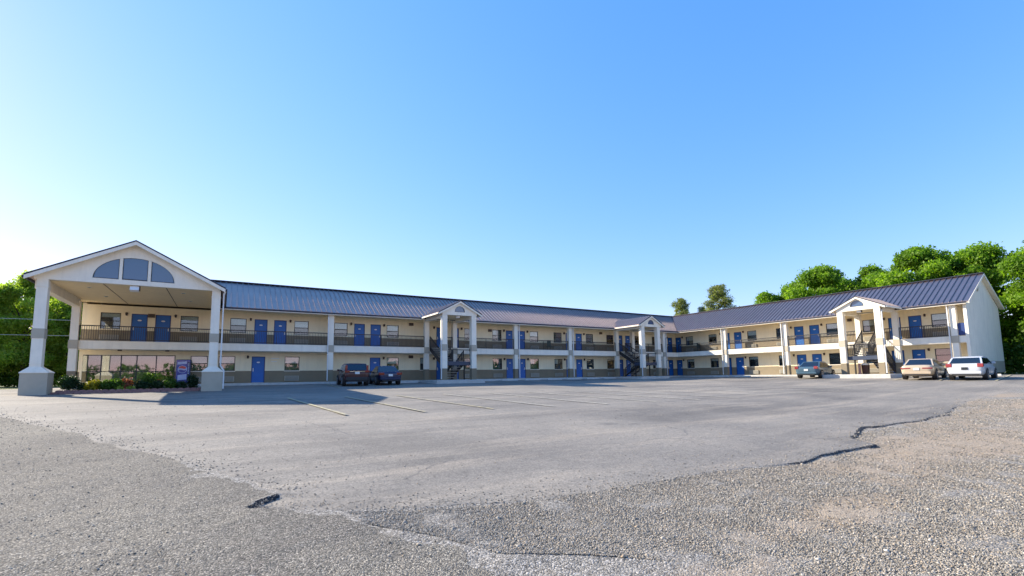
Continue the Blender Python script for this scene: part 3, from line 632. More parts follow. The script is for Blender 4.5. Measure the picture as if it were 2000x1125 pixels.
# --- small gables and the big portico
def gable(wg, ac, face, hw, colh, ez, az, fr, ceil, fan, portico=False, sidebeam=(0, .2)):
    """face: depth of the gable wall, fr: depth of the roof's front edge"""
    run = lambda z: (z-EV)/SLOPE-EO
    sl = (az-ez)/hw
    for s_ in (-1, 1):
        b = WMB(wg); up = .045
        pts = [(ac+s_*hw, fr, ez+up), (ac, fr, az+up), (ac, run(az)+.1, az+up), (ac+s_*hw, run(ez)+.02, ez+up)]
        b.hexa([(x, d, z-.04) for x, d, z in pts], pts, 'roof_metal')
        L_ = hw; n_ = int((run(ez)-fr)/PW)
        for i in range(n_+8):
            d = fr+.12+i*PW
            if d > run(az): break
            zlo = ez if d < run(ez) else min(az, EV+SLOPE*(d+EO)); x0 = ac+s_*(az-zlo)/sl
            if abs(x0-ac) < .15: continue
            b.hexa([(x0, d-.014, zlo+up), (ac, d-.014, az+up), (ac, d+.014, az+up), (x0, d+.014, zlo+up)], [(x0, d-.01, zlo+up+.05), (ac, d-.01, az+up+.05), (ac, d+.01, az+up+.05), (x0, d+.01, zlo+up+.05)], 'roof_rib')
        b.hexa([(ac+s_*(hw+.02), fr-.03, ez-.0), (ac, fr-.03, az-.0), (ac, fr+.03, az-.0), (ac+s_*(hw+.02), fr+.03, ez-.0)], [(ac+s_*(hw+.02), fr-.03, ez+up+.03), (ac, fr-.03, az+up+.03), (ac, fr+.03, az+up+.03), (ac+s_*(hw+.02), fr+.03, ez+up+.03)], 'roof_trim')
        b.build('gable_roof', motel)
        b = WMB(wg); hb = .20 if portico else .15
        b.hexa([(ac+s_*hw, fr-.02, ez-hb), (ac, fr-.02, az-hb), (ac, fr+.02, az-hb), (ac+s_*hw, fr+.02, ez-hb)], [(ac+s_*hw, fr-.02, ez-.002), (ac, fr-.02, az-.002), (ac, fr+.02, az-.002), (ac+s_*hw, fr+.02, ez-.002)], 'trim_cream')
        b.hexa([(ac+s_*hw, fr+.02, ez-.06), (ac, fr+.02, az-.06), (ac, face-.001, az-.06), (ac+s_*hw, face-.001, ez-.06)], [(ac+s_*hw, fr+.02, ez-.03), (ac, fr+.02, az-.03), (ac, face-.001, az-.03), (ac+s_*hw, face-.001, ez-.03)], 'trim_cream')
        b.build('rake_board', motel)
        b = WMB(wg); b.box(ac+s_*(hw+.05)-.05, ac+s_*(hw+.05)+.05, fr+.04, run(ez)-.05, ez-.11, ez+.0, 'trim_cream' if not portico else 'roof_trim'); b.build('gutter', motel)
    # gable wall: polygon with its bottom beam and sunk fanlights
    zb = ceil-.03; ow = colh+.0
    outl = [(ac-ow, zb), (ac+ow, zb), (ac+ow, ez+sl*(hw-ow)-.065), (ac, az-.065), (ac-ow, ez+sl*(hw-ow)-.065)]
    b = WMB(wg); th_ = .25; n = len(outl)
    fz, frad, fh = fan
    # front face as rings around the fan outline
    N = 24
    arc = [(ac+frad*math.cos(math.pi*i/N), fz+fh*math.sin(math.pi*i/N)) for i in range(N+1)]   # right to left
    inner = [(ac+frad, fz)] + arc[1:-1] + [(ac-frad, fz)]
    from mathutils.geometry import tessellate_polygon
    loopo = [Vector((x, z, 0)) for x, z in outl]; loopi = [Vector((x, z, 0)) for x, z in inner[::-1]]; allp = loopo+loopi
    for tri in tessellate_polygon([loopo, loopi]): b.poly([(allp[i].x, face, allp[i].y) for i in tri], 'trim_cream')
    for i in range(N): b.poly([(inner[i][0], face, inner[i][1]), (inner[i+1][0], face, inner[i+1][1]), (inner[i+1][0], face+.09, inner[i+1][1]), (inner[i][0], face+.09, inner[i][1])], 'trim_cream')
    b.poly([(ac-frad, face, fz), (ac+frad, face, fz), (ac+frad, face+.09, fz), (ac-frad, face+.09, fz)], 'trim_cream')
    b.poly([(outl[0][0], face, zb), (outl[1][0], face, zb), (outl[1][0], face+th_, zb), (outl[0][0], face+th_, zb)], 'trim_cream')
    b.poly([(x, face+th_, z) for x, z in outl], 'trim_cream'); b.build('gable_wall', motel)
    f_ = WMB(wg)
    cuts = [(-frad, frad)] if not portico else [(-frad, -.70), (-.56, .56), (.70, frad)]
    root = None
    for c0, c1 in cuts:
        xs = [c0+(c1-c0)*i/16 for i in range(17)]; top = [fz+fh*math.sqrt(max(0, 1-(x/frad)**2)) for x in xs]
        pp = [(ac+c0, fz)]+[(ac+c1, fz)]+[(ac+x, t) for x, t in zip(xs[::-1], top[::-1])]
        g = WMB(wg); g.poly([(x, face+.06, z) for x, z in pp], 'gable_glass'); fo = g.build('fanlight', motel)
        fr_ = WMB(wg); q_ = [(x, z) for x, z in pp]; cx_, cz_ = sum(p[0] for p in q_)/len(q_), sum(p[1] for p in q_)/len(q_); k_ = .94 if portico else .88
        for i in range(len(q_)):
            j = (i+1) % len(q_); a_, c_ = q_[i], q_[j]; a2 = (cx_+(a_[0]-cx_)*k_, cz_+(a_[1]-cz_)*k_); c2 = (cx_+(c_[0]-cx_)*k_, cz_+(c_[1]-cz_)*k_)
            fr_.poly([(a_[0], face+.045, a_[1]), (c_[0], face+.045, c_[1]), (c2[0], face+.045, c2[1]), (a2[0], face+.045, a2[1])], 'bronze_frame')
        fr_.build('frame', fo)
    if portico:
        for x in (-.63, .63):
            m_ = WMB(wg); h_ = fz+fh*math.sqrt(1-(x/frad)**2); m_.box(ac+x-.07, ac+x+.07, face+.0, face+.085, fz, h_+.0, 'trim_cream'); m_.build('mullion', motel)
    # ceiling and side beams
    c = WMB(wg); c.box(ac-ow+.02, ac+ow-.02, face+th_+.002, -.11 if not portico else WD-.01, ceil, ceil+.05, 'soffit_cream')
    c.build('gable_ceiling', motel)
    for s_ in (-1, 1):
        bm_ = WMB(wg); x = ac+s_*(ow-.2); bm_.box(x-.2, x+.2, face+th_+.002, sidebeam[0], ceil-sidebeam[1], ceil-.003, 'trim_cream'); bm_.box(x+s_*.2-.02, x+s_*.2+.02, face+.02, -.36, ceil, ez+.0, 'trim_cream'); bm_.build('side_beam', motel)
gable(WA, G1, -4.02, 1.98, 1.60, 5.55, 6.62, -4.18, 5.46, (5.70, .48, .50), sidebeam=(-.12, .22))
gable(WA, G2, -4.02, 1.98, 1.60, 5.55, 6.62, -4.18, 5.46, (5.70, .48, .50), sidebeam=(-.12, .22))
gable(WB, G3, -3.27, 2.05, 1.62, 5.55, 6.56, -3.42, 5.46, (5.74, .52, .52), sidebeam=(-.12, .22))
PX = -4.33
gable(WA, PX, -7.2, 4.33, 4.06, 5.65, 7.96, -7.6, 5.60, (5.83, 1.80, 1.26), portico=True, sidebeam=(.3, .5))
for s_ in (-1, 1):   # portico pillars on battered bases
    x = PX+(-3.72 if s_ < 0 else 3.88); y = -6.98; g_ = -.8
    b = MB(); b.box(x-.22, x+.22, y-.22, y+.22, .9, 5.57, 'trim_cream'); b.box(x-.245, x+.245, y-.245, y+.245, 5.16, 5.21, 'trim_cream'); b.box(x-.235, x+.235, y-.235, y+.235, 1.2, 1.22, 'trim_cream')
    o = b.build('portico_pillar', motel)
    MB().box(x-.245, x+.245, y-.245, y+.245, 2.50, 3.0, 'taupe_paint').build('band', o)
    q = MB(); q.box(x-.52, x+.52, y-.30, y+.74, g_, .73, 'taupe_paint'); yc = y+.22
    q.hexa([(x-.55, y-.33, .731), (x+.55, y-.33, .731), (x+.55, y+.77, .731), (x-.55, y+.77, .731)], [(x-.55, y-.33, .77), (x+.55, y-.33, .77), (x+.55, y+.77, .77), (x-.55, y+.77, .77)], 'trim_cream')
    q.hexa([(x-.55, y-.33, .771), (x+.55, y-.33, .771), (x+.55, y+.77, .771), (x-.55, y+.77, .771)], [(x-.225, y-.225, 1.05), (x+.225, y-.225, 1.05), (x+.225, y+.225, 1.05), (x-.225, y+.225, 1.05)], 'trim_cream'); q.build('pillar_base', o)
b = MB(); b.box(-.1, -.03, -7.28, -7.21, 1.1, 5.35, 'white_metal'); b.bar((-.065, -7.245, 1.1), (.12, -7.3, .80), .07, .07, 'white_metal'); b.box(.085, .155, -7.335, -7.265, -.25, .80, 'white_metal'); b.bar((-.065, -7.245, 5.35), (.02, -7.3, 5.58), .07, .07, 'white_metal'); b.build('downspout', motel)
for x, y in ((-6.6, -5.2), (-6.4, -1.8), (-2.2, -5.2), (-2.0, -1.8)):
    b = MB(); b.tube([(x, y, 5.602), (x, y, 5.575)], .11, 'white_metal', 12); b.tube([(x, y, 5.574), (x, y, 5.57)], .075, 'lamp_brown', 12); b.build('recessed_light', motel)
for x in (PX-1.4, PX+1.4): MB().box(x-.02, x+.02, -6.9, 1.4, 5.592, 5.599, 'vent_brown').build('ceiling_joint', motel)
b = MB(); b.box(PX-.1, PX+.1, -7.02, -6.85, 5.40, 5.57, 'white_metal'); b.hexa([(PX-.2, -7.2, 5.30), (PX+.2, -7.2, 5.30), (PX+.2, -6.95, 5.22), (PX-.2, -6.95, 5.22)], [(PX-.2, -7.1, 5.52), (PX+.2, -7.1, 5.52), (PX+.16, -6.9, 5.5), (PX-.16, -6.9, 5.5)], 'white_plastic'); b.box(PX+.2, PX+.24, -7.1, -6.9, 5.28, 5.55, 'lamp_brown'); b.build('flood_light', motel)
for wg, a, d in ((WB, G3, -2.9), (WA, G1, -3.6)):
    b = WMB(wg); b.box(a-.16, a+.16, d-.1, d+.1, 5.26, 5.42, 'white_plastic'); b.box(a+.16, a+.2, d-.1, d+.1, 5.24, 5.44, 'lamp_brown'); b.box(a-.03, a+.03, d-.03, d+.03, 5.42, 5.46, 'white_metal'); b.build('flood_light', motel)
for x, y in ((-5.9, .7), (-3.3, .7)):
    b = MB(); b.tube([(x, y, ZSB), (x, y, ZSB-.08)], .12, 'lamp_brown', 10); b.build('ceiling_lamp', motel)

# ------------------------------------------------------------------ vending machine
vm = tag(empty('vending_machine', (-2.32, .95, 0)), 'blue drinks vending machine with a red white and blue disc beside the lobby glass', 'vending machine')
MB().box(-.42, .42, -.36, .36, .04, 1.74, 'vend_side').build('body', vm, bevel=.02)
MB().box(-.40, .40, -.40, -.362, .10, 1.70, 'vend_blue').build('front_panel', vm, bevel=.012)
for r_, z0_, m_ in ((.24, 0, 'vend_white'),):
    c = MB(); c.poly([(-.04+.27*math.cos(2*math.pi*i/28), -.405, 1.05+.27*math.sin(2*math.pi*i/28)) for i in range(28)], 'vend_white'); lg = c.build('logo_disc', vm)
    for sgn, m2 in ((1, 'vend_red'), (-1, 'vend_blue')):
        c = MB(); pts = [(-.04+.24*math.cos(math.pi*i/16), 1.05+sgn*.24*math.sin(math.pi*i/16)) for i in range(1, 16)]
        pts = [p for p in pts if sgn*(p[1]-1.05) > .075]; wave = [(-.04-.2+.4*i/10, 1.05+sgn*.05+.02*math.sin(i/10*6.28)) for i in range(11)]
        c.poly([(x, -.409, z) for x, z in pts+wave], m2); c.build('logo_band', lg)
for z0_, z1_, x0_, x1_ in ((1.38, 1.62, -.34, .2), (.28, .72, -.30, .22)):
    c = MB(); c.poly([(x0_, -.405, z0_), (x1_, -.405, z0_+.06), (x1_, -.405, z1_), (x0_, -.405, z1_-.08)], 'vend_white'); c.build('ice_picture', vm)
MB().box(.26, .37, -.41, -.401, .55, 1.55, 'vend_side').build('selection_panel', vm)
for i in range(7): MB().box(.28, .35, -.42, -.411, .72+i*.11, .79+i*.11, 'vend_white').build('button', vm)
MB().box(-.25, .15, -.41, -.401, .14, .26, 'vend_side').build('delivery_hatch', vm)

# ------------------------------------------------------------------ cars
def car(name, label, paint, L, Wd, H, kind, loc, rz, tail='wide', plate='plate_white'):
    root = tag(empty(name, loc, rz), label, 'car')
    h = Wd/2; suv = kind == 'suv'; belt = {'sedan': .88, 'suv': 1.02, 'wagon': .95}[kind]; deck = {'sedan': .97, 'suv': 1.02, 'wagon': .98}[kind]; clear = .20 if not suv else .25
    y0, y1 = -L/2, L/2
    # body sections from tail to nose:  (y, half width, bottom, shoulder, top)
    if kind == 'sedan': secs = [(y0, .80*h, .42, .70, .86), (y0+.06, .93*h, .30, .74, .93), (y0+.35, .985*h, clear, .74, deck), (y0+.95, h, clear, .74, deck-.01), (y0+1.7, h, clear-.02, .72, belt+.02), (0.2, h, clear-.03, .70, belt), (y1-1.35, h, clear-.02, .68, .86), (y1-.75, .98*h, clear, .64, .80), (y1-.25, .90*h, clear+.02, .58, .71), (y1-.05, .76*h, .34, .52, .62), (y1, .66*h, .38, .48, .54)]
    else: secs = [(y0, .84*h, .46, .80, deck-.06), (y0+.05, .94*h, .34, .82, deck), (y0+.3, .99*h, clear, .82, deck+.0), (y0+1.0, h, clear, .80, belt), (y0+1.9, h, clear-.02, .78, belt), (.3, h, clear-.02, .76, belt), (y1-1.3, h, clear-.02, .76, belt-.02), (y1-.7, .98*h, clear, .72, belt-.10), (y1-.22, .91*h, clear+.03, .64, belt-.20), (y1-.04, .78*h, .36, .58, .72), (y1, .68*h, .42, .54, .62)]
    V_, F_ = [], []
    for (y, w_, zb, zs, zt) in secs:
        half = [(0, zb), (w_*.80, zb), (w_*.96, zb+.10), (w_, zs-.14), (w_*.995, zs), (w_*.93, zt-.035), (w_*.78, zt), (0, zt+.012)]
        ringp = half+[(-x, z) for x, z in half[-2:0:-1]]; V_ += [(x, y, z) for x, z in ringp]
    n = 14
    for i in range(len(secs)-1):
        for j in range(n): F_.append([i*n+j, i*n+(j+1) % n, (i+1)*n+(j+1) % n, (i+1)*n+j])
    F_.append(list(range(n))); F_.append([(len(secs)-1)*n+j for j in range(n)])
    b = MB(); b.v = V_; b.f = F_; b.mi = [0]*len(F_); b.ms = [paint]
    body = b.build('body', root, smooth=True); sd = body.modifiers.new('sub', 'SUBSURF'); sd.levels = sd.render_levels = 1
    # cabin
    wb_, wt = h*.93, h*(.70 if kind == 'sedan' else .76)
    if kind == 'sedan': pr = [(y0+.62, belt+.02), (y0+1.38, H-.02), (y0+2.35, H+.0), (y1-1.95, H-.09), (y1-1.12, belt-.03)]
    elif kind == 'suv': pr = [(y0+.10, belt-.02), (y0+.52, H-.05), (y0+1.5, H), (y1-1.95, H-.08), (y1-1.12, belt-.04)]
    else: pr = [(y0+.12, belt), (y0+.78, H-.07), (y0+1.7, H), (y1-1.95, H-.07), (y1-1.10, belt-.04)]
    rows = []
    for i, (y, z) in enumerate(pr):
        t = (z-belt)/(H-belt); w_ = wb_+(wt-wb_)*max(0, min(1, t)); rows.append((y, w_, z))
    cb = MB()
    for r_ in (rows,):
        pts = []
        for y, w_, z in rows: pts += [(-w_, y, z), (-w_*.5, y, z+(.018 if z > belt+.1 else 0)), (w_*.5, y, z+(.018 if z > belt+.1 else 0)), (w_, y, z)]
        fs = []
        for i in range(4):
            for j in range(3): fs.append((4*i+j, 4*i+j+1, 4*i+5+j, 4*i+4+j))
        cb.poly(pts, paint, fs)
    lowL = [(-wb_, rows[0][0], belt-.12), (-wb_, rows[4][0], belt-.12)]; lowR = [(wb_, rows[0][0], belt-.12), (wb_, rows[4][0], belt-.12)]
    for sgn in (-1, 1): cb.poly([(sgn*w_, y, z) for y, w_, z in rows]+[(sgn*wb_, rows[4][0], belt-.12), (sgn*wb_, rows[0][0], belt-.12)], paint)
    cabin = cb.build('cabin', root, bevel=.03, seg=2); cabin.data.polygons.foreach_set('use_smooth', [True]*len(cabin.data.polygons))
    def quad(name_, P_, nrm, m='car_glass', off=.012, th_=.008):
        N_ = Vector(nrm).normalized(); a_ = [Vector(p)+N_*off for p in P_]; g = MB(); k = len(a_)
        g.poly([p-N_*th_ for p in a_]+a_, m, [list(range(k)), list(range(k, 2*k))]+[[i, (i+1) % k, k+(i+1) % k, k+i] for i in range(k)]); return g.build(name_, root)
    def lerp(p, q, t): return tuple(p[i]+(q[i]-p[i])*t for i in range(3))
    def pane(name_, ia, ib, t0, t1, inset):
        ya, wa_, za = rows[ia]; yb_, wb2, zb2 = rows[ib]
        A_ = lerp((0, ya, za), (0, yb_, zb2), t0); B_ = lerp((0, ya, za), (0, yb_, zb2), t1); w0 = wa_+(wb2-wa_)*t0-inset; w1 = wa_+(wb2-wa_)*t1-inset
        d_ = Vector((0, yb_-ya, zb2-za)); nn = Vector((1, 0, 0)).cross(d_); nn = nn if nn.z > 0 else -nn
        bow = .018
        quad(name_, [(-w0, A_[1], A_[2]), (w0, A_[1], A_[2]), (w1, B_[1], B_[2]+bow*0), (-w1, B_[1], B_[2])], nn, off=.022)
    pane('rear_window', 0, 1, .10, .90, .10 if not suv else .12); pane('windshield', 3, 4, .06, .92, .08)
    zt_ = H-.12
    for sgn in (-1, 1):
        def sp_(y, z): t = (z-belt)/(H-belt); return (sgn*(wb_+(wt-wb_)*max(0, t)), y, z)
        zb_ = belt+.02; yr0 = rows[0][0]+.32 if kind == 'sedan' else rows[0][0]+.35; 
        def yon(i, j, z): (ya, _, za), (yb2, _, zb3) = rows[i], rows[j]; return ya+(yb2-ya)*(z-za)/(zb3-za)
        yA = yon(0, 1, zt_)+.14; yA0 = yon(0, 1, zb_)+.18; yF = yon(4, 3, zt_ if zt_ < rows[3][2] else rows[3][2]-.02)-.16; yF0 = yon(4, 3, zb_)-.22; ym = (yA+yF)/2+(.0 if kind == 'sedan' else .1)
        nrm = (sgn, 0, (wb_-wt)/(H-belt))
        quad('side_window', [sp_(yA0, zb_), sp_(ym-.05, zb_), sp_(ym-.05, zt_), sp_(yA, zt_)], nrm, off=.014); quad('side_window', [sp_(ym+.05, zb_), sp_(yF0, zb_), sp_(yF, zt_-.02), sp_(ym+.05, zt_)], nrm, off=.014)
        # mirror, lamps, door seams
        m_ = MB(); m_.box(sgn*(h*.93) if sgn > 0 else -h*.93-.2, h*.93+.2 if sgn > 0 else -h*.93, yF0-.28, yF0-.16, belt+.02, belt+.16, paint); m_.build('mirror', root, bevel=.03)
        if tail == 'suv':
            t_ = MB(); x0, x1 = sorted((sgn*h*.60, sgn*h*.95)); t_.box(x0, x1, y0-.012, y0+.10, .90, 1.06, 'tail_red'); x0, x1 = sorted((sgn*h*.74, sgn*h*.90)); t_.box(x0, x1, y0+.10, y0+.16, 1.06, 1.42, 'tail_red')
        elif tail == 'round':
            t_ = MB(); x0, x1 = sorted((sgn*h*.66, sgn*h*.98)); t_.box(x0, x1, y0-.008, y0+.16, .76, .99, 'tail_red')
        elif tail == 'slim':
            t_ = MB(); x0, x1 = sorted((sgn*h*.34, sgn*h*.95)); t_.box(x0, x1, y0-.012, y0+.10, .69, .77, 'tail_red')
        else:
            t_ = MB(); x0, x1 = sorted((sgn*h*.52, sgn*h*.97)); t_.box(x0, x1, y0-.005, y0+.16, .70, .88, 'tail_red')
        t_.build('tail_light', root, bevel=.02)
        for ys in (ym, yF0-.02, yA0+.1):
            x0 = sgn*(h-.001); s_ = MB(); s_.box(min(x0, x0+sgn*.006), max(x0, x0+sgn*.006), ys-.006, ys+.006, .34, belt-.2, 'black_trim'); s_.build('door_seam', root)
        for ys in (ym-.16, yF0-1.0 if yF0-1.0 > ym else ym+.15):
            x0 = sgn*(h+.0); s_ = MB(); s_.box(min(x0, x0+sgn*.03), max(x0, x0+sgn*.03), ys-.1, ys+.1, belt-.2, belt-.165, paint); s_.build('door_handle', root)
    MB().box(-.155, .155, y0-.02, y0+.03, .60 if not suv else .80, .76 if not suv else .95, plate).build('licence_plate', root)
    if tail == 'suv': MB().box(-h*.6, h*.6, y0-.016, y0+.05, .965, 1.0, 'chrome').build('chrome_bar', root)
    MB().box(-h*.86, h*.86, y0-.03, y0+.12, .33, .50 if not suv else .58, paint if not suv else 'black_trim').build('bumper', root, bevel=.04, seg=2)
    MB().box(-h*.70, h*.70, y0-.034, y0+.05, .26, .325, 'black_trim').build('valance', root)
    rw = .325 if not suv else .36
    wheel = None
    for ys in (y0+.92, y1-.92):
        for sgn in (-1, 1):
            wloc = (sgn*(h-.105), ys, rw)
            wa = MB(); wa.tube([(sgn*(h-.22), ys, rw+.015), (sgn*(h+.012), ys, rw+.015)], rw+.055, 'black_trim', 24); wa.build('wheel_arch', root)
            if wheel is None:
                wo = empty('wheel', wloc); wo.parent = root
                t_ = MB(); prof = [(-.11, .22), (-.11, rw-.03), (-.08, rw), (.08, rw), (.125, rw-.03), (.125, .22)]
                vs, fs = [], []
                for i in range(24):
                    a_ = 2*math.pi*i/24; vs += [(x, r__*math.cos(a_), r__*math.sin(a_)) for x, r__ in prof]
                for i in range(24):
                    for j in range(5): fs.append([i*6+j, i*6+j+1, ((i+1) % 24)*6+j+1, ((i+1) % 24)*6+j])
                t_.poly(vs, 'tyre_rubber', fs); t_.build('tyre', wo, smooth=False)
                r_ = MB(); r_.tube([(.05, 0, 0), (.128, 0, 0)], .05, 'alloy', 10)
                for i in range(7):
                    a_ = 2*math.pi*i/7; r_.bar((.112, .04*math.cos(a_), .04*math.sin(a_)), (.112, .21*math.cos(a_), .21*math.sin(a_)), .06, .03, 'alloy')
                r_.tube([(.09, 0, 0), (.095, 0, 0)], .215, 'black_trim', 20); 
                for i in range(20):
                    a0_, a1_ = 2*math.pi*i/20, 2*math.pi*(i+1)/20; r_.bar((.115, .22*math.cos(a0_), .22*math.sin(a0_)), (.115, .22*math.cos(a1_), .22*math.sin(a1_)), .03, .03, 'alloy')
                r_.build('rim', wo); wheel = wo
            else: wo = copy_tree(wheel, root)
            wo.location = (sgn*(h-.105), ys, rw); wo.rotation_euler = (0, 0, 0 if sgn > 0 else math.pi)
    return root
def put(x, y): return (x, y, float(zg(x, y))+.03)
car('parked_suv', 'dark maroon suv parked nose in beside the blue sedan', 'paint_maroon', 4.4, 1.76, 1.58, 'suv', put(8.35, -3.7), R(-4), tail='suv')
car('parked_sedan', 'dark blue sedan in the building shade beside the maroon suv', 'paint_navy', 4.5, 1.74, 1.40, 'sedan', put(10.85, -3.3), R(-4), tail='wide')
car('parked_sedan', 'teal blue sedan parked alone left of the gable with the stairs', 'paint_teal', 4.75, 1.82, 1.42, 'sedan', put(45.3, -18.2), R(-90+8), tail='round')
car('parked_sedan', 'beige sedan parked between the stair gable and the silver wagon', 'paint_beige', 4.85, 1.80, 1.40, 'sedan', put(42.85, -26.65), R(-90+7.4), tail='slim')
car('parked_wagon', 'silver hatchback wagon parked nearest the end wall of the motel', 'paint_silver', 4.45, 1.80, 1.46, 'wagon', put(42.45, -29.3), R(-90+5), tail='round', plate='bronze_frame')

# ------------------------------------------------------------------ parking blocks
pb = MB(); pb.hexa([(-.9, -.09, 0), (.9, -.09, 0), (.9, .09, 0), (-.9, .09, 0)], [(-.86, -.05, .13), (.86, -.05, .13), (.86, .05, .13), (-.86, .05, .13)], 'kerb_concrete'); pbm = pb.mesh('parking_block')
blocks = [(8.2, -1.0, 0, 'under the nose of the maroon suv'), (10.8, -1.0, 0, 'under the nose of the dark blue sedan'), (13.4, -1.5, 0, 'just right of the dark blue sedan'), (21.1, -1.2, 0, 'first one right of the first stair gable'), (23.6, -1.2, 0, 'second one right of the first stair gable'), (26.25, -1.2, 0, 'third one right of the first stair gable'), (28.9, -1.2, 0, 'fourth one right of the first stair gable'), (31.4, -1.2, 0, 'beside the downspout before the second stair gable'), (34.0, -1.2, 0, 'third one left of the second stair gable'), (36.5, -1.2, 0, 'nearest the left side of the second stair gable'), (47.9, -6.9, 1, 'in front of the other wing near the inner corner'), (47.9, -9.5, 1, 'second one out from the inner corner'), (47.6, -28.6, 1, 'ahead of the silver wagon')]
for i, (x, y, r_, t) in enumerate(blocks):
    o = link('parking_block', pbm, None, (x, y, float(zg(x, y))+.02), math.pi/2 if r_ else 0); tag(o, 'low concrete parking block '+t, 'parking block', 'concrete parking blocks along the sidewalk')

# ------------------------------------------------------------------ leaves, shrubs, trees
def leafcloud(n, cen, rad, size, seed, shell=.55, droop=0, aspect=.55):
    rs = np.random.RandomState(seed); cen = np.atleast_2d(cen); rad = np.atleast_2d(rad); k = len(cen)
    wts = rad.prod(1)**.72; which = rs.choice(k, n, p=wts/wts.sum())
    d = rs.normal(size=(n, 3)); d /= np.linalg.norm(d, axis=1)[:, None]
    r_ = shell+(1-shell)*rs.rand(n)**.6; r_ *= 1+.10*rs.normal(size=n)+.38*(rs.rand(n) < .32)*rs.rand(n)
    c = cen[which]+d*rad[which]*r_[:, None]
    nrm = d*.6+rs.normal(size=(n, 3))*.75+np.array([0, 0, .35]); nrm /= np.linalg.norm(nrm, axis=1)[:, None]
    t = np.cross(nrm, rs.normal(size=(n, 3))); t /= np.linalg.norm(t, axis=1)[:, None]; bt = np.cross(nrm, t)
    s_ = size*(.6+.8*rs.rand(n))[:, None]
    Vv = np.stack([c-t*s_, c+bt*s_*aspect, c+t*s_, c-bt*s_*aspect], 1).reshape(-1, 3); Fv_ = np.arange(4*n).reshape(-1, 4)
    ctint = rs.rand(k); tint = np.clip(.55*ctint[which]+.35*rs.rand(n)+.12*d[:, 2]*0+.0, 0, 1)
    return Vv, Fv_, tint
def shrub(name, x, y, w_, h_, m, label, n=420, size=.055, group=None, clumps=9, seed=1, spiky=False):
    z = float(zg(x, y))+.06
    rs = np.random.RandomState(seed); C_ = []; R_ = []
    for i in range(clumps):
        a_ = rs.rand()*6.28; q = rs.rand()**.5*.55; C_.append((math.cos(a_)*q*w_/2, math.sin(a_)*q*w_/2, h_*(.35+.35*rs.rand()))); s_ = .28+.14*rs.rand(); R_.append((w_*s_, w_*s_, h_*(.26+.1*rs.rand())))
    C_.append((0, 0, h_*.45)); R_.append((w_*.42, w_*.42, h_*.45))
    Vv, Ff, tt = leafcloud(n, np.array(C_), np.array(R_), size, seed, .6)
    root = tag(empty(name, (x, y, z)), label, 'shrub', group)
    link('foliage', npmesh('foliage', Vv, Ff, [m], tint=tt), root)
    b = MB()
    for i in range(5): a_ = i*1.256; b.tube([(.03*math.cos(a_), .03*math.sin(a_), -.08), (w_*.2*math.cos(a_), w_*.2*math.sin(a_), h_*.55)], [.016, .006], 'bark', 5)
    b.build('stem', root); return root
# flower bed with two courses of edging bricks
bed = tag(empty('flower_bed', (-4.3, -6.3, 0)), 'mulched flower bed edged with pinkish bricks in front of the lobby glass', 'flower bed')
n = 30; Vb, Fb = [], []
for i in range(n+1):
    for j in range(7):
        x = -7.35+6.25*i/n; y = -6.75+2.0*j/6; e_ = min(1, j/1.0, (6-j)/1.0, i/1.5, (n-i)/1.5)
        Vb.append((x+4.3, y+6.3, float(zg(x, y))+.02+.10*e_+.02*random.random()))
for i in range(n):
    for j in range(6): Fb.append([i*7+j, (i+1)*7+j, (i+1)*7+j+1, i*7+j+1])
b = MB(); b.v = Vb; b.f = Fb; b.mi = [0]*len(Fb); b.ms = ['mulch']; b.build('soil', bed)
eb = MB(); pts = [(-.145, 0), (.145, 0), (.145, .085)]+[(.145*math.cos(math.pi*i/8), .085+.05*math.sin(math.pi*i/8)) for i in range(1, 8)]+[(-.145, .085)]
k_ = len(pts); eb.poly([(x, -.05, z) for x, z in pts]+[(x, .05, z) for x, z in pts], 'edging_pink', [list(range(k_)), list(range(k_, 2*k_))]+[[i, (i+1) % k_, k_+(i+1) % k_, k_+i] for i in range(k_)]); ebm = eb.mesh('edging_brick')
for c_ in range(2):
    for i in range(21):
        x = -7.3+.305*i+.15*c_; y = -6.93+.13*c_+.015*random.uniform(-1, 1)
        if x > -.95: continue
        o = link('edging_brick', ebm, bed, (x+4.3, y+6.3, float(zg(x, y))-.005+.085*c_), R(random.uniform(-4, 4)))
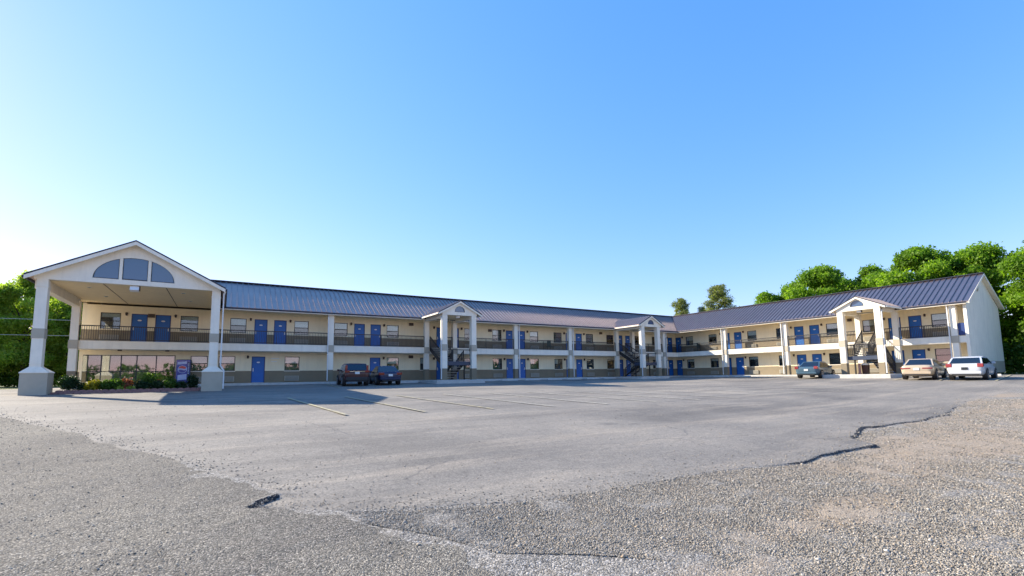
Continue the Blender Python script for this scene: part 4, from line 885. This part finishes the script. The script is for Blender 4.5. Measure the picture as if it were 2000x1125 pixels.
for i, (nm, x, y, w_, h_, m, lb, n_) in enumerate([
    ('round_shrub', -6.9, -6.0, .85, .92, 'leaf_dark', 'dark round clipped shrub next to the left portico pillar', 2600), ('round_shrub', -6.35, -6.05, .5, .52, 'leaf_dark', 'small dark shrub tucked right of the dark round one', 1300),
    ('golden_shrub', -5.95, -6.25, .62, .72, 'leaf_yellow', 'bright golden yellow shrub in the flower bed', 900), ('leafy_shrub', -5.45, -6.2, .62, .68, 'leaf_mid', 'mid green leafy shrub beside the golden one', 1000), ('leafy_shrub', -4.95, -6.15, .68, .7, 'leaf_mid', 'mid green leafy shrub left of the rusty red one', 1000),
    ('red_shrub', -4.5, -6.1, .5, .76, 'leaf_red', 'rusty red leaved shrub in the middle of the bed', 520), ('lime_hosta', -4.72, -6.6, .36, .32, 'leaf_lime', 'lime green low plant at the left foot of the red shrub', 160), ('lime_hosta', -4.25, -6.6, .36, .32, 'leaf_lime', 'lime green low plant at the right foot of the red shrub', 160),
    ('evergreen_shrub', -3.9, -6.0, .7, .62, 'leaf_dark', 'low dark evergreen just right of the rusty red shrub', 1400), ('tall_evergreen', -3.55, -5.6, .6, 1.05, 'leaf_mid', 'tall loose green shrub in front of the lobby glass', 1100), ('evergreen_shrub', -3.1, -6.0, .7, .6, 'leaf_dark', 'low dark evergreen left of the bright green shrub', 1400),
    ('bright_shrub', -2.5, -6.2, .72, .72, 'leaf_mid', 'bright green rounded shrub under the vending machine', 1100), ('evergreen_shrub', -2.0, -6.1, .6, .5, 'leaf_dark', 'low dark shrub between the bright green shrub and the pillar', 1200), ('evergreen_shrub', -1.5, -6.05, .62, .95, 'leaf_dark', 'dark upright evergreen against the right portico pillar', 1700)]):
    shrub(nm, x, y, w_, h_, m, lb, n_, .045 if 'dark' in m else .06, 'shrubs in the flower bed', seed=20+i)

def tree_meshes(seed, H_, rad, n, m, size, trunk_m='bark', kind='oak'):
    rs = np.random.RandomState(seed); C_, R_ = [], []; limbs = MB()
    limbs.tube([(0, 0, -.3), (.05, 0, H_*.18), (.12, .05, H_*.4), (.05, .1, H_*.72)], [H_*.026, H_*.021, H_*.015, H_*.006], trunk_m, 9)
    if kind == 'oak':
        for i in range(80):
            a_ = rs.rand()*6.28; t = .16+.82*rs.rand(); env = math.sin(min(1, (t-.05)/.92)*math.pi)**.6
            q = rad*env*(.25+.80*rs.rand()); c = (math.cos(a_)*q, math.sin(a_)*q, H_*t); s_ = rad*(.15+.15*rs.rand()**1.3)
            C_.append(c); R_.append((s_*1.12, s_*1.12, s_*.72))
            if i < 16:
                z0 = H_*(.18+.5*t*.8); limbs.tube([(.08, .04, z0), (c[0]*.5, c[1]*.5, z0+(c[2]-z0)*.55), c], [H_*.010, H_*.007, H_*.003], trunk_m, 6)
        C_.append((0, 0, H_*.95)); R_.append((rad*.25, rad*.25, H_*.05))
    else:
        for i in range(30):
            t = .45+.55*(i+.5)/30; a_ = i*2.4+rs.rand(); q = rad*(.22+1.35*(1.0-t))*(.35+.7*rs.rand()); c = (math.cos(a_)*q, math.sin(a_)*q, H_*t); s_ = rad*(.15+.14*rs.rand()); C_.append(c); R_.append((s_*1.2, s_*1.2, s_*.75))
            limbs.tube([(.05, .05, H_*t-.5), c], [.07, .025], trunk_m, 5)
    Vv, Ff, tt = leafcloud(n, np.array(C_), np.array(R_), size, seed, .22, aspect=.6 if kind == 'oak' else .22)
    return limbs.mesh('trunk'), npmesh('crown', Vv, Ff, [m], tint=tt)
TM = [tree_meshes(s_, 12, 4.6, 54000, 'leaf_green', .135) for s_ in (3, 8, 15)]
TL = [tree_meshes(s_, 12, 4.6, 40000, 'leaf_bright', .135) for s_ in (4, 9)]
PM = tree_meshes(5, 15, 3.6, 7500, 'needle', .25, 'bark_pine', 'pine')
def tree(name, mm, x, y, hs, ws, rz, label, group, z=None):
    root = tag(empty(name, (x, y, float(zg(x, y)) if z is None else z), rz), label, 'tree', group); root.scale = (ws, ws, hs)
    link('trunk', mm[0], root); link('crown', mm[1], root); return root
# right, behind the second wing
for i, (x, y, hh, ws, lb) in enumerate([(63.5, -7.6, 12.0, .62, 'slender tree rising behind the low one above the right wing roof'), (62, -4.4, 10.9, .85, 'low bright green tree furthest left above the right wing roof'), (62.5, -11.2, 13.2, .95, 'tall bright green tree second from the left above the right wing'), (65, -15.6, 12.6, .85, 'bright green tree in the gap above the right stair gable'), (62.5, -20.6, 13.2, 1.0, 'tallest broad tree above the right half of the right wing roof'), (64, -25.2, 12.6, .9, 'leafy tree right behind the peak of the end gable'), (62.5, -30.2, 12.6, 1.0, 'big tree filling the sky right of the end wall'), (60.5, -35.2, 11.5, 1.0, 'leafy tree cut by the right edge of the photo'), (70, -9.0, 13.0, 1.0, 'tree standing behind the second bright green tree'), (71, -22, 13.5, 1.05, 'tree standing behind the tallest broad tree')]):
    tree('broadleaf_tree', TM[i % 3], x, y, hh/12, ws, i*1.3, lb, 'trees behind the right wing')
for i, (x, y, hh, ws, lb) in enumerate([(-20.5, 25, 11.0, .8, 'leafy tree cut by the left edge of the photo'), (-16.3, 23.5, 10.9, .8, 'bright leafy tree just left of the portico eave'), (-12.2, 24, 10.0, .75, 'leafy tree seen under the portico beside its left pillar'), (-8.2, 27, 10.5, .8, 'leafy tree partly hidden behind the left end of the motel'), (-24.5, 34, 12.5, 1.0, 'tall tree further back at the far left'), (-15, 36, 12.5, 1.0, 'tree further back behind the bright leafy one')]):
    tree('broadleaf_tree', TL[i % 2], x, y, hh/12, ws, 2+i*1.7, lb, 'trees behind the left end')
tree('pine_tree', PM, 75, 11.6, 15.9/15, 1.05, 0, 'taller of the two pines above the roof corner', 'pines behind the roof corner'); tree('pine_tree', PM, 76, 20.4, 14.9/15, .85, 2, 'smaller pine left of the taller one above the roof', 'pines behind the roof corner'); tree('pine_tree', PM, 78, 17.3, 13.0/15, .5, 4, 'little pine top between the two larger pines', 'pines behind the roof corner')
# understorey on both sides
def thicket(name, label, pts, m='leaf_mid', n=9000, size=.16):
    C_, R_ = [], []
    for x, y, r_, h_ in pts: C_.append((x, y, float(zg(x, y))+h_*.45)); R_.append((r_, r_, h_*.55))
    Vv, Ff, tt = leafcloud(n, np.array(C_), np.array(R_), size, 77, .5); o = link(name, npmesh(name, Vv, Ff, [m], tint=tt)); tag(o, label, 'undergrowth', kind='stuff'); return o
thicket('undergrowth', 'dark leafy undergrowth below the trees at the left', [(-30+1.6*i+random.random(), 26+2*random.random(), 1.6, 3.0+1.5*random.random()) for i in range(17)], 'leaf_mid', 16000)
thicket('undergrowth', 'leafy undergrowth below the trees right of the end wall', [(60+1.4*math.sin(i*2.1), -27-1.3*i, 1.5, 2.6+1.6*random.random()) for i in range(14)] + [(61.5, 8-2.4*i, 1.7, 3) for i in range(15)], 'leaf_mid', 22000)
far = [(-160+9*i, 110+8*math.sin(i*1.7), 8, 9+2*math.sin(i*2.3)) for i in range(40)]+[(150, 90-9*i, 8, 9+2*math.sin(i*2.9)) for i in range(28)]
far += [(-120+4*i, -112+6*math.sin(i*1.9), 5, 5.0+1.8*math.sin(i*2.3)) for i in range(66)]
thicket('far_woods', 'distant line of woods along the horizon', far, 'leaf_mid', 90000, .7)

# ------------------------------------------------------------------ small things around the building
def cable(name, z0, z1, label):
    b = MB(); P_ = []
    for i in range(25):
        t = i/24; x = -62+76*t; P_.append((x, 12, z0+(z1-z0)*t-.35*(1-(2*t-1)**2)))
    b.tube(P_, .018, 'wire_grey', 6); return tag(b.build(name), label, 'cable', 'overhead cables')
for x in (-62, 14):
    p = tag(empty('utility_pole', (x, 12, -.2)), 'wooden utility pole carrying two cables '+('far off to the left of the motel' if x < 0 else 'behind the long wing of the motel'), 'utility pole', 'utility poles'); MB().tube([(0, 0.16, -.5), (0, .16, 6.6)], [.15, .11], 'pole_wood', 10).build('pole', p); MB().box(-.5, .5, .02, .06, 5.5, 5.62, 'pole_wood').build('cross_arm', p)
cable('overhead_cable', 5.5, 5.72, 'upper pale overhead cable in front of the left trees'); cable('overhead_cable', 4.25, 4.42, 'lower pale overhead cable in front of the left trees')
fw = tag(empty('low_fence', (-24, 11, 0)), 'low grey board fence at the left edge beyond the grass', 'fence')
for i in range(14):
    MB().box(-6+i*1.0, -6+i*1.0+.96, -.02, .02, -.1, .80, 'fence_grey').build('board', fw)
MB().box(-6, 8, .021, .06, .62, .72, 'fence_grey').build('rail', fw)
rb = tag(empty('trash_bin', (XC-2.05, -21.28, 0)), 'dark brown trash bin with pale lid under the right stair landing', 'trash bin')
MB().hexa([(-.2, -.2, 0), (.2, -.2, 0), (.2, .2, 0), (-.2, .2, 0)], [(-.23, -.23, .78), (.23, -.23, .78), (.23, .23, .78), (-.23, .23, .78)], 'bin_brown').build('body', rb, bevel=.02)
MB().hexa([(-.25, -.25, .781), (.25, -.25, .781), (.25, .25, .781), (-.25, .25, .781)], [(-.18, -.18, .95), (.18, -.18, .95), (.18, .18, .95), (-.18, .18, .95)], 'white_plastic').build('lid', rb, bevel=.02)
ur = tag(empty('ash_urn', (XC-2.6, -21.05, 0)), 'slim pale ash urn standing beside the brown trash bin', 'ash urn')
MB().tube([(0, 0, 0), (0, 0, .05), (0, 0, .1), (0, 0, .85), (0, 0, .92)], [.15, .15, .10, .085, .11], 'edging_pink', 14).build('body', ur)
mb_ = tag(empty('mulch_bed', (47.35, -24.9, 0)), 'round brown mulch patch with pale stones beside the beige sedan', 'flower bed')
q = MB()
for i in range(20):
    a0_, a1_ = 2*math.pi*i/20, 2*math.pi*(i+1)/20; q.poly([(.75*math.cos(a0_), .55*math.sin(a0_), -.25), (.75*math.cos(a1_), .55*math.sin(a1_), -.25), (.3*math.cos(a1_), .2*math.sin(a1_), .0), (.3*math.cos(a0_), .2*math.sin(a0_), .0)], 'mulch')
q.poly([(.3*math.cos(2*math.pi*i/20), .2*math.sin(2*math.pi*i/20), 0) for i in range(20)], 'mulch'); q.build('soil', mb_)
for x, y, s_ in ((.1, -.15, .16), (-.35, .1, .12), (.4, .1, .1)):
    bm = bmesh.new(); bmesh.ops.create_icosphere(bm, subdivisions=2, radius=s_)
    for v in bm.verts: v.co *= 1+.18*random.uniform(-1, 1); v.co.z *= .7
    me = bpy.data.meshes.new('rock'); bm.to_mesh(me); bm.free(); me.materials.append(MATS['kerb_concrete']); o = link('rock', me, mb_, (x, y, 0))
def chair(loc, rz, label):
    c = tag(empty('balcony_chair', loc, rz), label, 'chair', 'chairs on the balcony')
    MB().box(-.24, .24, -.24, .24, .40, .44, 'chair_green').build('seat', c); MB().box(-.24, .24, .20, .24, .44, 1.12, 'chair_green').build('backrest', c)
    for x in (-.21, .21):
        for y in (-.21, .21): MB().box(x-.02, x+.02, y-.02, y+.02, 0, .40, 'chair_green').build('leg', c)
chair((29.9, .75, ZST), 0, 'dark chair on the upper balcony between two windows of the long wing'); chair((XC+.75, -2.4, ZST), -math.pi/2, 'dark chair on the upper balcony near the inner corner')

# ------------------------------------------------------------------ loose gravel, far too many to count
def gravel(n, seed):
    rs = np.random.RandomState(seed); X, Y, Sz = [], [], []
    r_ = 4.2*np.exp(rs.rand(n*6)*math.log(26/4.2)); a_ = YAW+np.radians(rs.uniform(-50, 52, n*6)); x = r_*np.sin(a_); y = -CAMD+r_*np.cos(a_)
    dA_ = crossings(AE, x, y); dC_ = crossings(CS, x, y)
    dens = np.where(dA_ > 0, .11*np.exp(-dA_/.28)+.003, np.where((dC_ < 0) & (x < 3.5),   .014, .80-.66*dirtmask(x, y)))
    keep = (rs.rand(n*6) < dens); x, y, r_ = x[keep][:n], y[keep][:n], r_[keep][:n]; m = len(x)
    s_ = (.0045+.0085*rs.rand(m)**2.6)*(1+.05*(r_-4)); s_ = np.where(rs.rand(m) < .004, s_*2.2, s_)
    octa = np.array([(1, 0, 0), (0, 1, 0), (-1, 0, 0), (0, -1, 0), (0, 0, .8), (0, 0, -.6)]); fo = np.array([(0, 1, 4), (1, 2, 4), (2, 3, 4), (3, 0, 4), (1, 0, 5), (2, 1, 5), (3, 2, 5), (0, 3, 5)])
    rot = rs.rand(m)*6.28; c_, si = np.cos(rot), np.sin(rot); base = octa[None]*(1+.45*rs.uniform(-1, 1, (m, 6, 1)))
    bx = base[:, :, 0]*c_[:, None]-base[:, :, 1]*si[:, None]; by = base[:, :, 0]*si[:, None]+base[:, :, 1]*c_[:, None]
    lift_ = .02-.044*(1-np.clip((dA_[keep][:n]+.10*wob(x, y, 2.2, 3))/.018, -1, 1))/2*np.interp(x, [-1.5, -.1, .15, .95, 1.3, 5.5, 7.5, 9.3, 17.5, 24], [.12, .12, 1, 1, .10, .12, .35, 1, .9, .15])+.016*wob(x, y, .7, 8)
    Vv = np.stack([bx*s_[:, None]+x[:, None], by*s_[:, None]+y[:, None], base[:, :, 2]*s_[:, None]*.8+(zg(x, y)+lift_)[:, None]+.004], -1).reshape(-1, 3)
    Ff = (fo[None]+np.arange(m)[:, None, None]*6).reshape(-1, 3); tint = np.repeat(rs.rand(m), 8)
    o = link('loose_gravel', npmesh('loose_gravel', Vv, Ff, ['stone'], tint=tint)); tag(o, 'loose crushed gravel scattered over the foreground', 'gravel', kind='stuff')
gravel(185000, 5)
